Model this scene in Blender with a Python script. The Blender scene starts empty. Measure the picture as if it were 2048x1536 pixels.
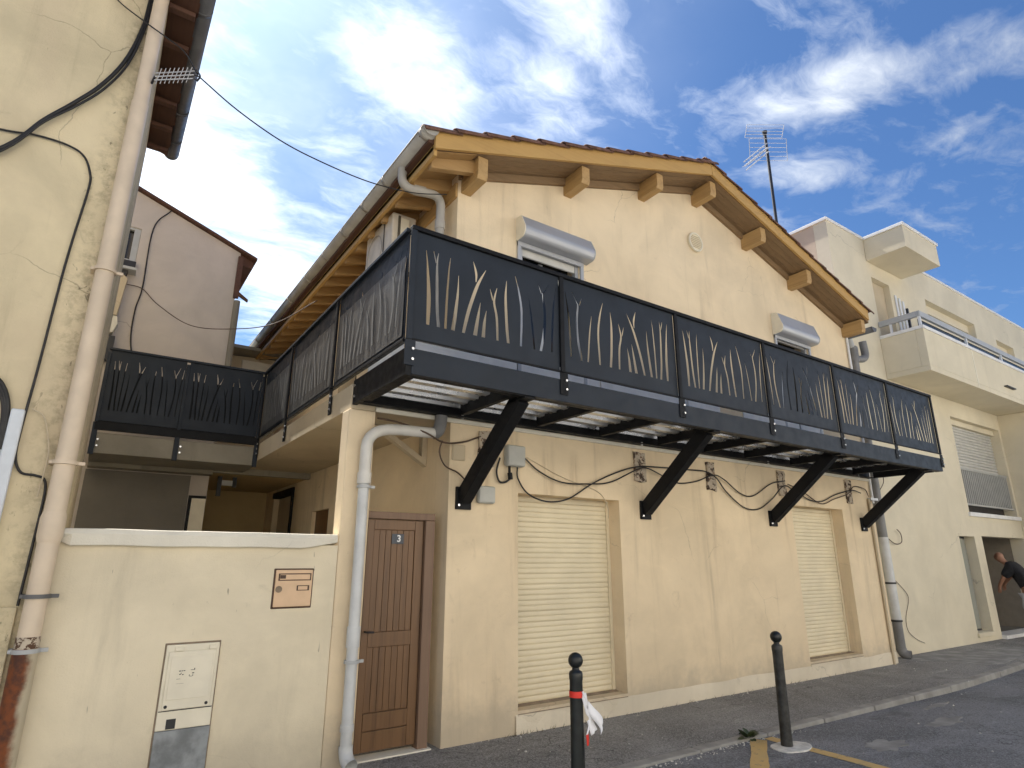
import bpy, bmesh, math, random
from mathutils import Vector, Matrix, noise as mnoise
random.seed(7)
R = math.radians
S = bpy.context.scene
COL = S.collection

# ------------------------------------------------------------------ camera
cam = bpy.data.cameras.new('camera'); camo = bpy.data.objects.new('camera', cam); COL.objects.link(camo)
cam.sensor_width = 36.0; cam.lens = 21.272; cam.clip_start = 0.05; cam.clip_end = 3000
camo.location = (0, 0, 1.6); camo.rotation_euler = (R(106.165), R(-0.16), R(-34.303))
S.camera = camo

# ------------------------------------------------------------------ exposure
S.view_settings.view_transform = 'Standard'; S.view_settings.look = 'None'
S.view_settings.exposure = 1.36; S.view_settings.gamma = 1.0
S.view_settings.use_curve_mapping = False
S.cycles.max_bounces = 10; S.cycles.diffuse_bounces = 6; S.cycles.glossy_bounces = 5
S.cycles.use_denoising = True

# ------------------------------------------------------------------ sun
SUN_AZ, SUN_EL = -6.0, 54.0
sv = Vector((math.sin(R(SUN_AZ))*math.cos(R(SUN_EL)), math.cos(R(SUN_AZ))*math.cos(R(SUN_EL)), math.sin(R(SUN_EL))))
sun = bpy.data.lights.new('sun', 'SUN'); suno = bpy.data.objects.new('sun', sun); COL.objects.link(suno)
sun.energy = 5.0; sun.angle = R(0.6); sun.color = (1.0, 0.95, 0.87)
suno.rotation_euler = (-sv).to_track_quat('-Z', 'Y').to_euler(); suno.location = (0, 0, 30)

# ------------------------------------------------------------------ world: sky with broken cloud
W = bpy.data.worlds.new('World'); S.world = W; W.use_nodes = True
nt = W.node_tree; nt.nodes.clear()
class NT:
    def __init__(s, tree): s.t = tree
    def n(s, typ, **kw):
        nd = s.t.nodes.new(typ)
        for k, v in kw.items():
            if k.startswith('i_'):
                nd.inputs[k[2:].replace('_', ' ')].default_value = v
            else: setattr(nd, k, v)
        return nd
    def l(s, a, b): s.t.links.new(a, b)
    def math(s, op, a, b=None, c=None, clamp=False):
        nd = s.n('ShaderNodeMath', operation=op); nd.use_clamp = clamp
        for i, v in enumerate((a, b, c)):
            if v is None: continue
            if isinstance(v, (int, float)): nd.inputs[i].default_value = v
            else: s.l(v, nd.inputs[i])
        return nd.outputs[0]
    def mix(s, f, a, b, mode='MIX'):
        nd = s.n('ShaderNodeMix', data_type='RGBA', blend_type=mode)
        for i, v in ((0, f), (6, a), (7, b)):
            if isinstance(v, (int, float)): nd.inputs[i].default_value = v
            elif isinstance(v, tuple): nd.inputs[i].default_value = (*v, 1) if len(v) == 3 else v
            else: s.l(v, nd.inputs[i])
        return nd.outputs[2]
    def ramp(s, f, lo, hi, a=0.0, b=1.0, smooth=True):
        nd = s.n('ShaderNodeMapRange', interpolation_type='SMOOTHSTEP' if smooth else 'LINEAR')
        s.l(f, nd.inputs[0])
        for i, v in zip((1, 2, 3, 4), (lo, hi, a, b)): nd.inputs[i].default_value = v
        return nd.outputs[0]
    def noise(s, vec, scale, detail=6, rough=0.55, dist=0.0, dim='3D', w=0.0):
        nd = s.n('ShaderNodeTexNoise', noise_dimensions=dim)
        s.l(vec, nd.inputs['Vector']); nd.inputs['Scale'].default_value = scale
        nd.inputs['Detail'].default_value = detail; nd.inputs['Roughness'].default_value = rough
        nd.inputs['Distortion'].default_value = dist
        if dim == '4D': nd.inputs['W'].default_value = w
        return nd.outputs[0]
    def mapping(s, vec, loc=(0, 0, 0), rot=(0, 0, 0), scale=(1, 1, 1), kind='POINT'):
        nd = s.n('ShaderNodeMapping', vector_type=kind)
        s.l(vec, nd.inputs[0]); nd.inputs[1].default_value = loc; nd.inputs[2].default_value = rot; nd.inputs[3].default_value = scale
        return nd.outputs[0]
g = NT(nt)
sky = g.n('ShaderNodeTexSky', sky_type='NISHITA', sun_disc=False, sun_elevation=R(SUN_EL), sun_rotation=R(SUN_AZ),
          altitude=0, air_density=1.0, dust_density=1.0, ozone_density=1.6)
tc = g.n('ShaderNodeTexCoord'); gen = tc.outputs['Generated']
sep = g.n('ShaderNodeSeparateXYZ'); g.l(gen, sep.inputs[0])
zc = g.math('MAXIMUM', sep.outputs[2], 0.06)
comb = g.n('ShaderNodeCombineXYZ'); g.l(g.math('DIVIDE', sep.outputs[0], zc), comb.inputs[0]); g.l(g.math('DIVIDE', sep.outputs[1], zc), comb.inputs[1])
P = comb.outputs[0]
# banks of cloud: (centre on the cloud sheet, radii, turn, weight)
BANKS = [((-0.15, 1.20), (0.34, 0.70), 0, 0.20), ((0.04, 1.60), (0.34, 0.50), 0, .24), ((0.24, 2.00), (0.46, 0.50), 0, .25), ((0.55, 2.4), (0.44, 0.55), -20, .23), ((0.42, 1.00), (.26, .21), 15, .23),
         ((0.66, .87), (.22, .13), 35, .15), ((0.60, .67), (.30, .11), 20, .15), ((1.16, .56), (.24, .17), -50, .19), ((1.36, .30), (.50, .15), -58, .16),
         ((1.48, .70), (.26, .12), -35, .18), ((2.02, .46), (.4, .08), -15, .08), ((.38, 1.35), (.14, .22), -10, .09),
         ((-1.2, 0.2), (1.6, 1.0), 20, .2), ((0.4, -1.4), (2.2, 1.0), 10, .22), ((-1.0, -2.6), (2.4, 1.2), -15, .2), ((2.6, -1.4), (1.6, 1.0), 35, .18)]
cov = None
for (c, r, a, wgt) in BANKS:
    m = g.mapping(P, loc=(c[0], c[1], 0), rot=(0, 0, R(a)), scale=(r[0], r[1], 1), kind='TEXTURE')
    gr = g.n('ShaderNodeTexGradient', gradient_type='SPHERICAL'); g.l(m, gr.inputs[0])
    sm = g.ramp(gr.outputs['Fac'], 0, .8, 0, wgt)
    cov = sm if cov is None else g.math('ADD', cov, sm)
# the sheet is pulled into wisps by a slow swirl
wn_ = g.n('ShaderNodeTexNoise'); g.l(P, wn_.inputs[0]); wn_.inputs['Scale'].default_value = 3.0; wn_.inputs['Detail'].default_value = 4
wv_ = g.n('ShaderNodeVectorMath', operation='SCALE'); wsub = g.n('ShaderNodeVectorMath', operation='SUBTRACT')
g.l(wn_.outputs['Color'], wsub.inputs[0]); wsub.inputs[1].default_value = (.5, .5, .5); g.l(wsub.outputs[0], wv_.inputs[0]); wv_.inputs['Scale'].default_value = .22
Pw = g.n('ShaderNodeVectorMath', operation='ADD'); g.l(P, Pw.inputs[0]); g.l(wv_.outputs[0], Pw.inputs[1])
Pm = g.mapping(Pw.outputs[0], rot=(0, 0, R(-20)), scale=(1.0, 1.5, 1.0))
n1 = g.noise(Pm, 4.6, 9, 0.60, 0.2, '4D', 2.3)
n2 = g.noise(g.mapping(Pw.outputs[0], rot=(0, 0, R(-35)), scale=(.7, 2.0, 1.0)), 11.0, 8, 0.66, 0.5, '4D', 5.1)
dens = g.math('ADD', g.math('ADD', g.math('MULTIPLY', n1, .74), g.math('MULTIPLY', n2, .26)), cov)
mask = g.ramp(dens, 0.51, 0.95, 0.0, 1.0, False)
mask = g.math('MULTIPLY', g.math('POWER', mask, 1.2), g.ramp(sep.outputs[2], .03, .16))
# clouds are brightest towards the sun (forward scattering)
sd = g.n('ShaderNodeVectorMath', operation='DOT_PRODUCT'); g.l(gen, sd.inputs[0]); sd.inputs[1].default_value = sv
fw = g.ramp(sd.outputs['Value'], 0.35, 1.0, 6.5, 17.5)
cc = g.n('ShaderNodeCombineColor'); [g.l(fw, cc.inputs[i]) for i in range(3)]
ctint = g.mix(1.0, cc.outputs[0], (0.95, 0.985, 1.0), 'MULTIPLY')
skyt = g.mix(1.0, sky.outputs[0], (0.57, 0.84, 1.15), 'MULTIPLY')
# thin veil of high cloud round the sun
veil = g.math('MULTIPLY', g.ramp(sd.outputs['Value'], .70, 1.0, 0, .22), g.ramp(g.noise(Pw.outputs[0], 2.2, 5, .6), .35, .7, .35, 1.0))
veil = g.math('MULTIPLY', veil, g.ramp(sep.outputs[2], .03, .16))
mask = g.math('SUBTRACT', 1.0, g.math('MULTIPLY', g.math('SUBTRACT', 1.0, mask), g.math('SUBTRACT', 1.0, veil)))
skc = g.mix(mask, skyt, ctint)
bg = g.n('ShaderNodeBackground'); g.l(skc, bg.inputs[0]); bg.inputs[1].default_value = 0.05
wo = g.n('ShaderNodeOutputWorld'); g.l(bg.outputs[0], wo.inputs[0])

# ------------------------------------------------------------------ materials
def newmat(name):
    m = bpy.data.materials.new(name); m.use_nodes = True
    t = m.node_tree; b = t.nodes['Principled BSDF']
    h = NT(t); geo = h.n('ShaderNodeNewGeometry')
    return m, h, b, geo.outputs['Position']
def bump(h, b, height, strength, dist=0.01):
    nd = h.n('ShaderNodeBump'); nd.inputs['Strength'].default_value = strength; nd.inputs['Distance'].default_value = dist
    h.l(height, nd.inputs['Height']); h.l(nd.outputs[0], b.inputs['Normal'])
def plain(name, col, rough=.6, metal=0.0, var=.15, scale=6.0, bmp=0.0, bscale=60, spec=.5):
    m, h, b, p = newmat(name)
    n = h.noise(p, scale, 6)
    c = h.mix(h.ramp(n, .3, .7), tuple(x*(1-var) for x in col), tuple(min(1, x*(1+var)) for x in col))
    h.l(c, b.inputs['Base Color']); b.inputs['Metallic'].default_value = metal
    r = h.ramp(h.noise(p, scale*3, 4), .3, .7, max(.05, rough-.08), min(1, rough+.08)); h.l(r, b.inputs['Roughness'])
    b.inputs['Specular IOR Level'].default_value = spec
    if bmp: bump(h, b, h.noise(p, bscale, 4), bmp, .004)
    return m
def stucco(name, col, var=.12, stain=(.30, .24, .15), stain_amt=.35, streak=.5, bmp=.35, base_dirt=0.0, warm=None, warm_amt=.3, tick=.775):
    """painted render: cloudy colour, vertical run-off streaks, blotches, hairline cracks, grain"""
    m, h, b, p = newmat(name)
    lo = tuple(x*(1-var) for x in col); hi = tuple(min(1, x*(1+var*.8)) for x in col)
    c = h.mix(h.ramp(h.noise(p, .9, 8, .6, .4), .28, .72), lo, hi)
    if warm:
        c = h.mix(h.math('MULTIPLY', h.ramp(h.noise(p, .55, 5, .6, .8), .42, .75), warm_amt), c, warm)
    ps = h.mapping(p, scale=(3.2, 3.2, .28))
    st = h.ramp(h.noise(ps, 1.0, 7, .65, .3), .52, .80)
    c = h.mix(h.math('MULTIPLY', st, streak*stain_amt), c, stain)
    bl = h.ramp(h.noise(p, 2.7, 9, .7, 1.2), .60, .78)
    c = h.mix(h.math('MULTIPLY', bl, stain_amt*.6), c, stain)
    # trowel smears, light
    sm = h.ramp(h.noise(h.mapping(p, rot=(0, R(35), 0), scale=(1.3, 1, 4.5)), 1.6, 6, .6, .7), .55, .75)
    c = h.mix(h.math('MULTIPLY', sm, .16), c, tuple(min(1, x*1.22) for x in col))
    # hairline cracks
    vo = h.n('ShaderNodeTexVoronoi', feature='DISTANCE_TO_EDGE'); vo.inputs['Scale'].default_value = .5
    wp = h.n('ShaderNodeVectorMath', operation='ADD'); nn = h.n('ShaderNodeTexNoise'); h.l(p, nn.inputs[0]); nn.inputs['Scale'].default_value = .9; nn.inputs['Detail'].default_value = 7
    h.l(p, wp.inputs[0]); h.l(nn.outputs['Color'], wp.inputs[1]); h.l(wp.outputs[0], vo.inputs['Vector'])
    ck = h.ramp(vo.outputs['Distance'], 0.0, .0035, 1, 0)
    ck = h.math('MULTIPLY', ck, h.ramp(h.noise(p, .8, 3), .50, .62))
    c = h.mix(h.math('MULTIPLY', ck, .45), c, tuple(x*.45 for x in stain))
    # short dark scratches and pits in the paint
    tk = h.ramp(h.noise(h.mapping(p, rot=(0, R(6), 0), scale=(26, 26, 5)), 1.0, 2, .5), tick, tick+.02)
    tk = h.math('MULTIPLY', tk, h.ramp(h.noise(p, 1.7, 3), .46, .60))
    c = h.mix(h.math('MULTIPLY', tk, .6), c, tuple(x*.35 for x in stain))
    # specks and chips
    sp = h.ramp(h.noise(h.mapping(p, scale=(1.6, 1.6, .7)), 16, 3, .7), .735, .775)
    c = h.mix(h.math('MULTIPLY', sp, .35), c, tuple(x*.55 for x in stain))
    if base_dirt:
        sz = h.n('ShaderNodeSeparateXYZ'); h.l(p, sz.inputs[0])
        hgt = h.math('ADD', sz.outputs[2], h.math('MULTIPLY', h.math('SUBTRACT', h.noise(p, 3.5, 6, .65), .5), .7))
        c = h.mix(h.math('MULTIPLY', h.ramp(hgt, .02, .5, 1, 0), base_dirt), c, (.34, .30, .235))
    h.l(c, b.inputs['Base Color']); b.inputs['Roughness'].default_value = .92; b.inputs['Specular IOR Level'].default_value = .25
    hb = h.math('ADD', h.noise(p, 95, 4, .6), h.math('MULTIPLY', h.noise(p, 9, 5, .6), 1.4))
    hb = h.math('SUBTRACT', hb, h.math('MULTIPLY', ck, .8))
    bump(h, b, hb, bmp, .006)
    return m
def stub_runs(m):
    t = m.node_tree; h = NT(t); b = t.nodes['Principled BSDF']; geo = h.n('ShaderNodeNewGeometry'); p = geo.outputs['Position']
    old = b.inputs['Base Color'].links[0].from_socket
    sx = h.n('ShaderNodeSeparateXYZ'); h.l(p, sx.inputs[0])
    wob = h.math('ADD', sx.outputs[0], h.math('MULTIPLY', h.math('SUBTRACT', h.noise(p, 1.6, 5, .6), .5), .16))
    tot = None
    for xs, ln, wd in ((3.30, .7, .05), (5.52, 1.1, .06), (6.86, 1.5, .06), (8.52, .9, .05), (10.43, 1.2, .05), (4.47, .9, .10), (7.6, 1.0, .16), (4.1, 1.2, .12)):
        a = h.ramp(h.math('ABSOLUTE', h.math('SUBTRACT', wob, xs)), .01, wd, 1, 0)
        zz = h.math('MULTIPLY', h.ramp(sx.outputs[2], 2.55-ln, 2.5, 0, 1, False), h.ramp(sx.outputs[2], 2.62, 2.85, 1, 0))
        v = h.math('MULTIPLY', a, zz); tot = v if tot is None else h.math('MAXIMUM', tot, v)
    k = h.math('MULTIPLY', tot, h.ramp(h.noise(h.mapping(p, scale=(14, 14, .8)), 1.0, 5, .65), .35, .70))
    c = h.mix(h.math('MULTIPLY', k, .55), old, (.34, .235, .14))
    h.l(c, b.inputs['Base Color'])
def corner_dirt(m):
    t = m.node_tree; h = NT(t); b = t.nodes['Principled BSDF']; geo = h.n('ShaderNodeNewGeometry'); p = geo.outputs['Position']
    old = b.inputs['Base Color'].links[0].from_socket
    sx = h.n('ShaderNodeSeparateXYZ'); h.l(p, sx.inputs[0])
    e = h.math('ADD', sx.outputs[0], h.math('MULTIPLY', h.math('SUBTRACT', h.noise(p, 4.0, 7, .65), .5), .34))
    k = h.math('MULTIPLY', h.ramp(e, -.50, -.26), h.ramp(h.noise(p, 11, 8, .72, .15), .42, .66))
    c = h.mix(h.math('MULTIPLY', k, .55), old, (.24, .20, .12))
    pl = h.ramp(h.noise(h.mapping(p, scale=(1, 1, .6)), 10, 7, .65, 1.0), .62, .66)
    c = h.mix(h.math('MULTIPLY', h.math('MULTIPLY', pl, h.ramp(e, -.50, -.36)), .6), c, (.10, .08, .05))
    h.l(c, b.inputs['Base Color'])
def wood(name, col, dark, along='Y', rough=.6, amt=.6, bmp=.2):
    m, h, b, p = newmat(name)
    sc = {'X': (1.2, 22, 22), 'Y': (22, 1.2, 22), 'Z': (22, 22, 1.1)}[along]
    n = h.noise(h.mapping(p, scale=sc), 1.0, 7, .62, .5)
    c = h.mix(h.math('MULTIPLY', h.ramp(n, .42, .75), amt), col, dark)
    c = h.mix(h.math('MULTIPLY', h.ramp(h.noise(p, 2.2, 6, .6), .5, .75), .35), c, tuple(x*.75 for x in col))
    h.l(c, b.inputs['Base Color']); b.inputs['Roughness'].default_value = rough
    bump(h, b, n, bmp, .003)
    return m
def asphalt(name, col, var=.3, light=.5):
    m, h, b, p = newmat(name)
    c = h.mix(h.ramp(h.noise(p, .8, 7, .6, .5), .3, .7), tuple(x*(1-var) for x in col), tuple(x*(1+var) for x in col))
    c = h.mix(h.math('MULTIPLY', h.ramp(h.noise(h.mapping(p, scale=(.5, 2.2, 1)), 1.9, 9, .72, .8), .54, .72), .75), c, tuple(x*2.0 for x in col))
    v = h.n('ShaderNodeTexVoronoi'); v.inputs['Scale'].default_value = 95; h.l(p, v.inputs['Vector'])
    sepc = h.n('ShaderNodeSeparateColor'); h.l(v.outputs['Color'], sepc.inputs[0])
    c = h.mix(h.ramp(sepc.outputs[0], .2, 1.0, 0, .55), c, tuple(min(1, x*2.0) for x in col))
    c = h.mix(h.ramp(sepc.outputs[1], .80, .9, 0, .55), c, tuple(x*.35 for x in col))
    sp = h.ramp(h.noise(p, 26, 3, .6), .735, .76)
    c = h.mix(h.math('MULTIPLY', sp, light), c, (.5, .48, .44))
    oil = h.ramp(h.noise(h.mapping(p, scale=(.8, 1.5, 1)), 1.15, 6, .6, .5), .60, .74)
    c = h.mix(h.math('MULTIPLY', oil, .55), c, tuple(x*.45 for x in col))
    cr = h.n('ShaderNodeTexVoronoi', feature='DISTANCE_TO_EDGE'); cr.inputs['Scale'].default_value = 1.1
    ad = h.n('ShaderNodeVectorMath', operation='ADD'); nn = h.n('ShaderNodeTexNoise'); h.l(p, nn.inputs[0]); nn.inputs['Scale'].default_value = 3; nn.inputs['Detail'].default_value = 8
    h.l(p, ad.inputs[0]); h.l(nn.outputs['Color'], ad.inputs[1]); h.l(ad.outputs[0], cr.inputs['Vector'])
    ck = h.math('MULTIPLY', h.ramp(cr.outputs['Distance'], 0, .012, 1, 0), h.ramp(h.noise(p, .9, 3), .48, .6))
    c = h.mix(h.math('MULTIPLY', ck, .7), c, tuple(x*.3 for x in col))
    h.l(c, b.inputs['Base Color']); b.inputs['Roughness'].default_value = .93
    hb = h.math('ADD', v.outputs['Distance'], h.math('MULTIPLY', h.noise(p, 7, 6, .6), 1.2))
    hb = h.math('SUBTRACT', hb, ck)
    bump(h, b, hb, .75, .012)
    return m

M = {}
M['wall'] = stucco('yellow_render', (.755, .62, .425), stain=(.42, .33, .215), stain_amt=.85, streak=.8, base_dirt=.55, warm=(.74, .58, .385), warm_amt=.30)
M['low'] = stucco('beige_render', (.73, .645, .475), stain=(.40, .35, .255), stain_amt=.75, streak=.6, base_dirt=.4, warm=(.66, .585, .45), warm_amt=.4, tick=.735)
M['left'] = stucco('old_ochre_render', (.66, .565, .375), stain=(.30, .255, .16), stain_amt=.75, streak=.8, var=.16, bmp=.5, warm=(.62, .50, .35), warm_amt=.5)
corner_dirt(M['left']); stub_runs(M['wall'])
M['coping'] = stucco('coping_cement', (.74, .70, .59), stain=(.35, .32, .27), stain_amt=.5, bmp=.5)
M['pink'] = stucco('pink_render', (.56, .50, .44), stain=(.36, .31, .28), stain_amt=.4, warm=(.46, .42, .40), warm_amt=.5)
M['right'] = stucco('pale_render', (.70, .63, .475), stain=(.44, .40, .31), stain_amt=.4, var=.08, bmp=.3, warm=(.62, .54, .38), warm_amt=.3)
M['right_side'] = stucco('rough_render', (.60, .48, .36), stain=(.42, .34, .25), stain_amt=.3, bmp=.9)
M['white_render'] = plain('white_render', (.80, .765, .70), .9, var=.05, scale=1)
M['skirt'] = stucco('skirting_cement', (.68, .60, .46), stain=(.36, .31, .24), stain_amt=.8, bmp=.6)
M['white_cap'] = plain('white_cap', (.78, .77, .74), .6, var=.06)
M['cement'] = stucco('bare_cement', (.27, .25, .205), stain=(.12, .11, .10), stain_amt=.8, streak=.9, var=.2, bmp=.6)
M['cement_beige'] = stucco('beige_cement', (.56, .47, .33), stain=(.30, .25, .18), stain_amt=.5, var=.12)
M['sill'] = plain('dirty_sill', (.26, .20, .14), .9, var=.25, scale=9, bmp=.4)
def stub_mat():
    m, h, b, p = newmat('broken_concrete')
    n = h.noise(p, 11, 5, .6, .6)
    c = h.mix(h.ramp(n, .50, .58), (.46, .39, .30), (.06, .04, .03))
    c = h.mix(h.ramp(h.noise(p, 35, 3, .6), .60, .66), c, (.16, .07, .03))
    h.l(c, b.inputs['Base Color']); b.inputs['Roughness'].default_value = .95
    bump(h, b, n, .9, .02); return m
M['stub'] = stub_mat()
M['dark'] = plain('anthracite_powder_coat', (.021, .027, .037), .45, 0.0, var=.12, scale=3, spec=.2)
M['black'] = plain('black_powder_coat', (.007, .0075, .009), .55, var=.12, scale=5, spec=.2)
M['bolt'] = plain('bright_zinc', (.85, .85, .85), .3, 1.0, var=.05)
M['film'] = None
M['zinc'] = plain('galvanised_sheet', (.93, .93, .91), .30, .8, var=.015, scale=2)
M['beam_wood'] = wood('ochre_painted_wood', (.51, .31, .10), (.39, .22, .065), 'X', .6, .45)
M['purlin_wood'] = wood('ochre_beam_wood', (.46, .29, .115), (.29, .165, .06), 'Y', .6, .7)
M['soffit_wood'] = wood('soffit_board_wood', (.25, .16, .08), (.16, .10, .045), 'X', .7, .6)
M['rafter_wood'] = wood('orange_rafter_wood', (.40, .245, .095), (.26, .145, .05), 'X', .6, .6)
M['eave_dark'] = wood('dark_eave_wood', (.10, .045, .026), (.05, .022, .014), 'Y', .75, .7)
M['door'] = wood('brown_door_wood', (.165, .086, .036), (.080, .040, .017), 'Z', .40, .85, .3)
M['door_frame'] = wood('door_frame_wood', (.20, .125, .08), (.12, .07, .045), 'Z', .6, .6)
M['tile'] = plain('terracotta', (.15, .075, .05), .8, var=.35, scale=12, bmp=.3)
M['gutter'] = plain('gutter_plastic', (.36, .335, .29), .5, var=.14, scale=4)
M['gutter_dark'] = plain('grey_zinc_gutter', (.12, .12, .12), .45, var=.2, scale=5)
M['pipe_grey'] = plain('grey_pipe_plastic', (.56, .57, .56), .38, var=.1, scale=5)
M['pipe_pvc'] = plain('pale_pipe_plastic', (.62, .60, .55), .42, var=.08, scale=5)
M['pipe_dark'] = plain('dark_grey_pipe', (.17, .17, .17), .42, var=.15, scale=5)
M['pipe_beige'] = plain('beige_pipe_paint', (.66, .54, .40), .42, var=.08, scale=4)
M['shutter'] = plain('cream_shutter', (.74, .65, .46), .55, var=.06, scale=2)
M['silver'] = plain('silver_aluminium', (.46, .47, .49), .46, .45, var=.03, scale=1)
M['alu_white'] = plain('white_frame', (.70, .71, .71), .4, var=.05)
M['grey_frame'] = plain('grey_frame', (.42, .43, .43), .45, var=.06)
M['blind'] = plain('blind_grey', (.55, .54, .50), .5, var=.06)
M['box_grey'] = plain('grey_box_plastic', (.45, .45, .41), .55, var=.08)
M['cable'] = plain('black_cable', (.012, .011, .011), .5, var=.2)
M['cable_brown'] = plain('brown_cable', (.09, .055, .035), .6, var=.2)
M['cable_beige'] = plain('beige_cable', (.55, .46, .32), .6, var=.1)
M['conduit'] = plain('white_conduit', (.62, .66, .70), .5, var=.08)
M['plastic_beige'] = plain('beige_plastic', (.76, .70, .55), .5, var=.05)
M['letter'] = plain('peach_plastic', (.68, .47, .29), .5, var=.06)
M['letter_dark'] = plain('letterbox_dark', (.07, .035, .02), .6)
M['cab_grey'] = plain('grey_panel', (.235, .25, .255), .6, var=.3, scale=9, bmp=.2)
M['ink'] = plain('black_ink', (.03, .03, .03), .7)
M['bollard'] = plain('bollard_paint', (.010, .013, .012), .38, var=.4, scale=14)
M['bollard_worn'] = plain('worn_bollard_paint', (.026, .026, .023), .5, var=.6, scale=16, bmp=.15)
M['tape_white'] = plain('white_tape', (.82, .82, .84), .45, var=.05)
M['tape_red'] = plain('red_tape', (.72, .035, .02), .45, var=.08)
M['plate'] = plain('number_plate_enamel', (.05, .06, .075), .4)
M['white_print'] = plain('white_print', (.8, .8, .8), .5)
M['asphalt'] = asphalt('road_asphalt', (.165, .168, .174))
M['pave'] = asphalt('pavement_asphalt', (.225, .22, .208), light=.4)
M['kerb'] = plain('kerb_stone', (.28, .27, .245), .9, var=.2, scale=4, bmp=.25)
M['patch'] = plain('cement_patch', (.26, .255, .24), .9, var=.25, scale=4, bmp=.4)
M['pad'] = plain('white_pad', (.62, .60, .54), .9, var=.2, scale=12, bmp=.5)
M['yellow'] = None
M['leaf'] = plain('weed_leaf', (.045, .065, .022), .6, var=.4, scale=30)
M['drygrass'] = plain('dry_weed', (.13, .10, .045), .8, var=.4, scale=30)
M['skin'] = plain('skin', (.30, .15, .09), .55, var=.08)
M['shirt'] = plain('black_cloth', (.010, .010, .012), .9, var=.2)
M['shorts'] = plain('pale_cloth', (.42, .42, .45), .9, var=.1)
M['shoe'] = plain('shoe_white', (.55, .55, .55), .7)
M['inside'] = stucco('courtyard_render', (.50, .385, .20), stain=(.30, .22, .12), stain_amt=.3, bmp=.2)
M['soil'] = plain('ground_earth', (.14, .125, .10), .95, var=.2, scale=.3)
M['metal_white'] = plain('antenna_white', (.45, .45, .46), .45, var=.06)
M['metal_dark'] = plain('mast_dark', (.02, .02, .024), .5)
M['ac'] = plain('ac_casing', (.62, .55, .44), .5, var=.12, scale=5)
M['ac_grille'] = plain('ac_grille', (.38, .34, .28), .6)
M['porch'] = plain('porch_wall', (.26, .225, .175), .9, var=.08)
M['ac_dark'] = plain('ac_dark', (.10, .085, .06), .6)
M['interior'] = plain('dim_interior', (.05, .045, .04), .9)
M['rail'] = plain('rail_paint', (.40, .40, .37), .5, var=.08)

def glass_mat():
    m, h, b, p = newmat('dark_window_glass')
    b.inputs['Base Color'].default_value = (.012, .013, .014, 1); b.inputs['Roughness'].default_value = .06
    b.inputs['Specular IOR Level'].default_value = .6
    bump(h, b, h.noise(p, 1.5, 2), .03, .01)
    return m
M['glass'] = glass_mat()
def glass_clear():
    m, h, b, p = newmat('smoked_glass')
    b.inputs['Base Color'].default_value = (.30, .31, .27, 1); b.inputs['Roughness'].default_value = .12
    return m
M['glass2'] = glass_clear()
def film_mat():
    m, h, b, p = newmat('grey_screen_film')
    n = h.noise(h.mapping(p, scale=(1, 9, .55)), 1.6, 7, .65, .5)
    c = h.mix(h.ramp(n, .35, .7), (.062, .062, .063), (.125, .125, .122))
    h.l(c, b.inputs['Base Color']); b.inputs['Roughness'].default_value = .42
    bump(h, b, n, .5, .02)
    return m
M['film'] = film_mat()
M['film_reed'] = plain('screen_film_reed', (.19, .19, .185), .42, var=.2, scale=9)
def yellow_mat():
    m, h, b, p = newmat('worn_yellow_marking')
    n = h.noise(p, 14, 8, .7)
    c = h.mix(h.ramp(n, .55, .68), (.60, .40, .15), (.16, .15, .13))
    c = h.mix(h.ramp(h.noise(p, 3, 6), .4, .7, 0, .5), c, (.50, .38, .18))
    h.l(c, b.inputs['Base Color']); b.inputs['Roughness'].default_value = .85
    bump(h, b, h.noise(p, 90, 3), .5, .006)
    return m
M['yellow'] = yellow_mat()
def rust_mat():
    m, h, b, p = newmat('rusted_beige_pipe')
    sz = h.n('ShaderNodeSeparateXYZ'); h.l(p, sz.inputs[0])
    e = h.math('ADD', sz.outputs[0], h.math('MULTIPLY', h.math('SUBTRACT', h.noise(p, 6, 6, .6), .5), .10))
    k = h.ramp(e, -.20, -.155, 1, 0)
    rc = h.mix(h.ramp(h.noise(p, 18, 6), .35, .7), (.20, .055, .012), (.075, .028, .015))
    c = h.mix(k, (.50, .43, .30), rc)
    top = h.ramp(h.math('ADD', sz.outputs[2], h.math('MULTIPLY', h.noise(p, 25, 4), .05)), 1.105, 1.12)
    c = h.mix(h.math('MULTIPLY', top, 0.9), c, (.50, .43, .30))
    h.l(c, b.inputs['Base Color']); b.inputs['Roughness'].default_value = .75
    bump(h, b, h.noise(p, 40, 5), .3, .004)
    return m
M['rust'] = rust_mat()
def chips_mat():
    m, h, b, p = newmat('flaking_rust_band')
    c = h.mix(h.ramp(h.noise(p, 30, 5, .7), .47, .53), (.10, .05, .025), (.55, .47, .36))
    h.l(c, b.inputs['Base Color']); b.inputs['Roughness'].default_value = .8
    return m
M['chips'] = chips_mat()

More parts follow.
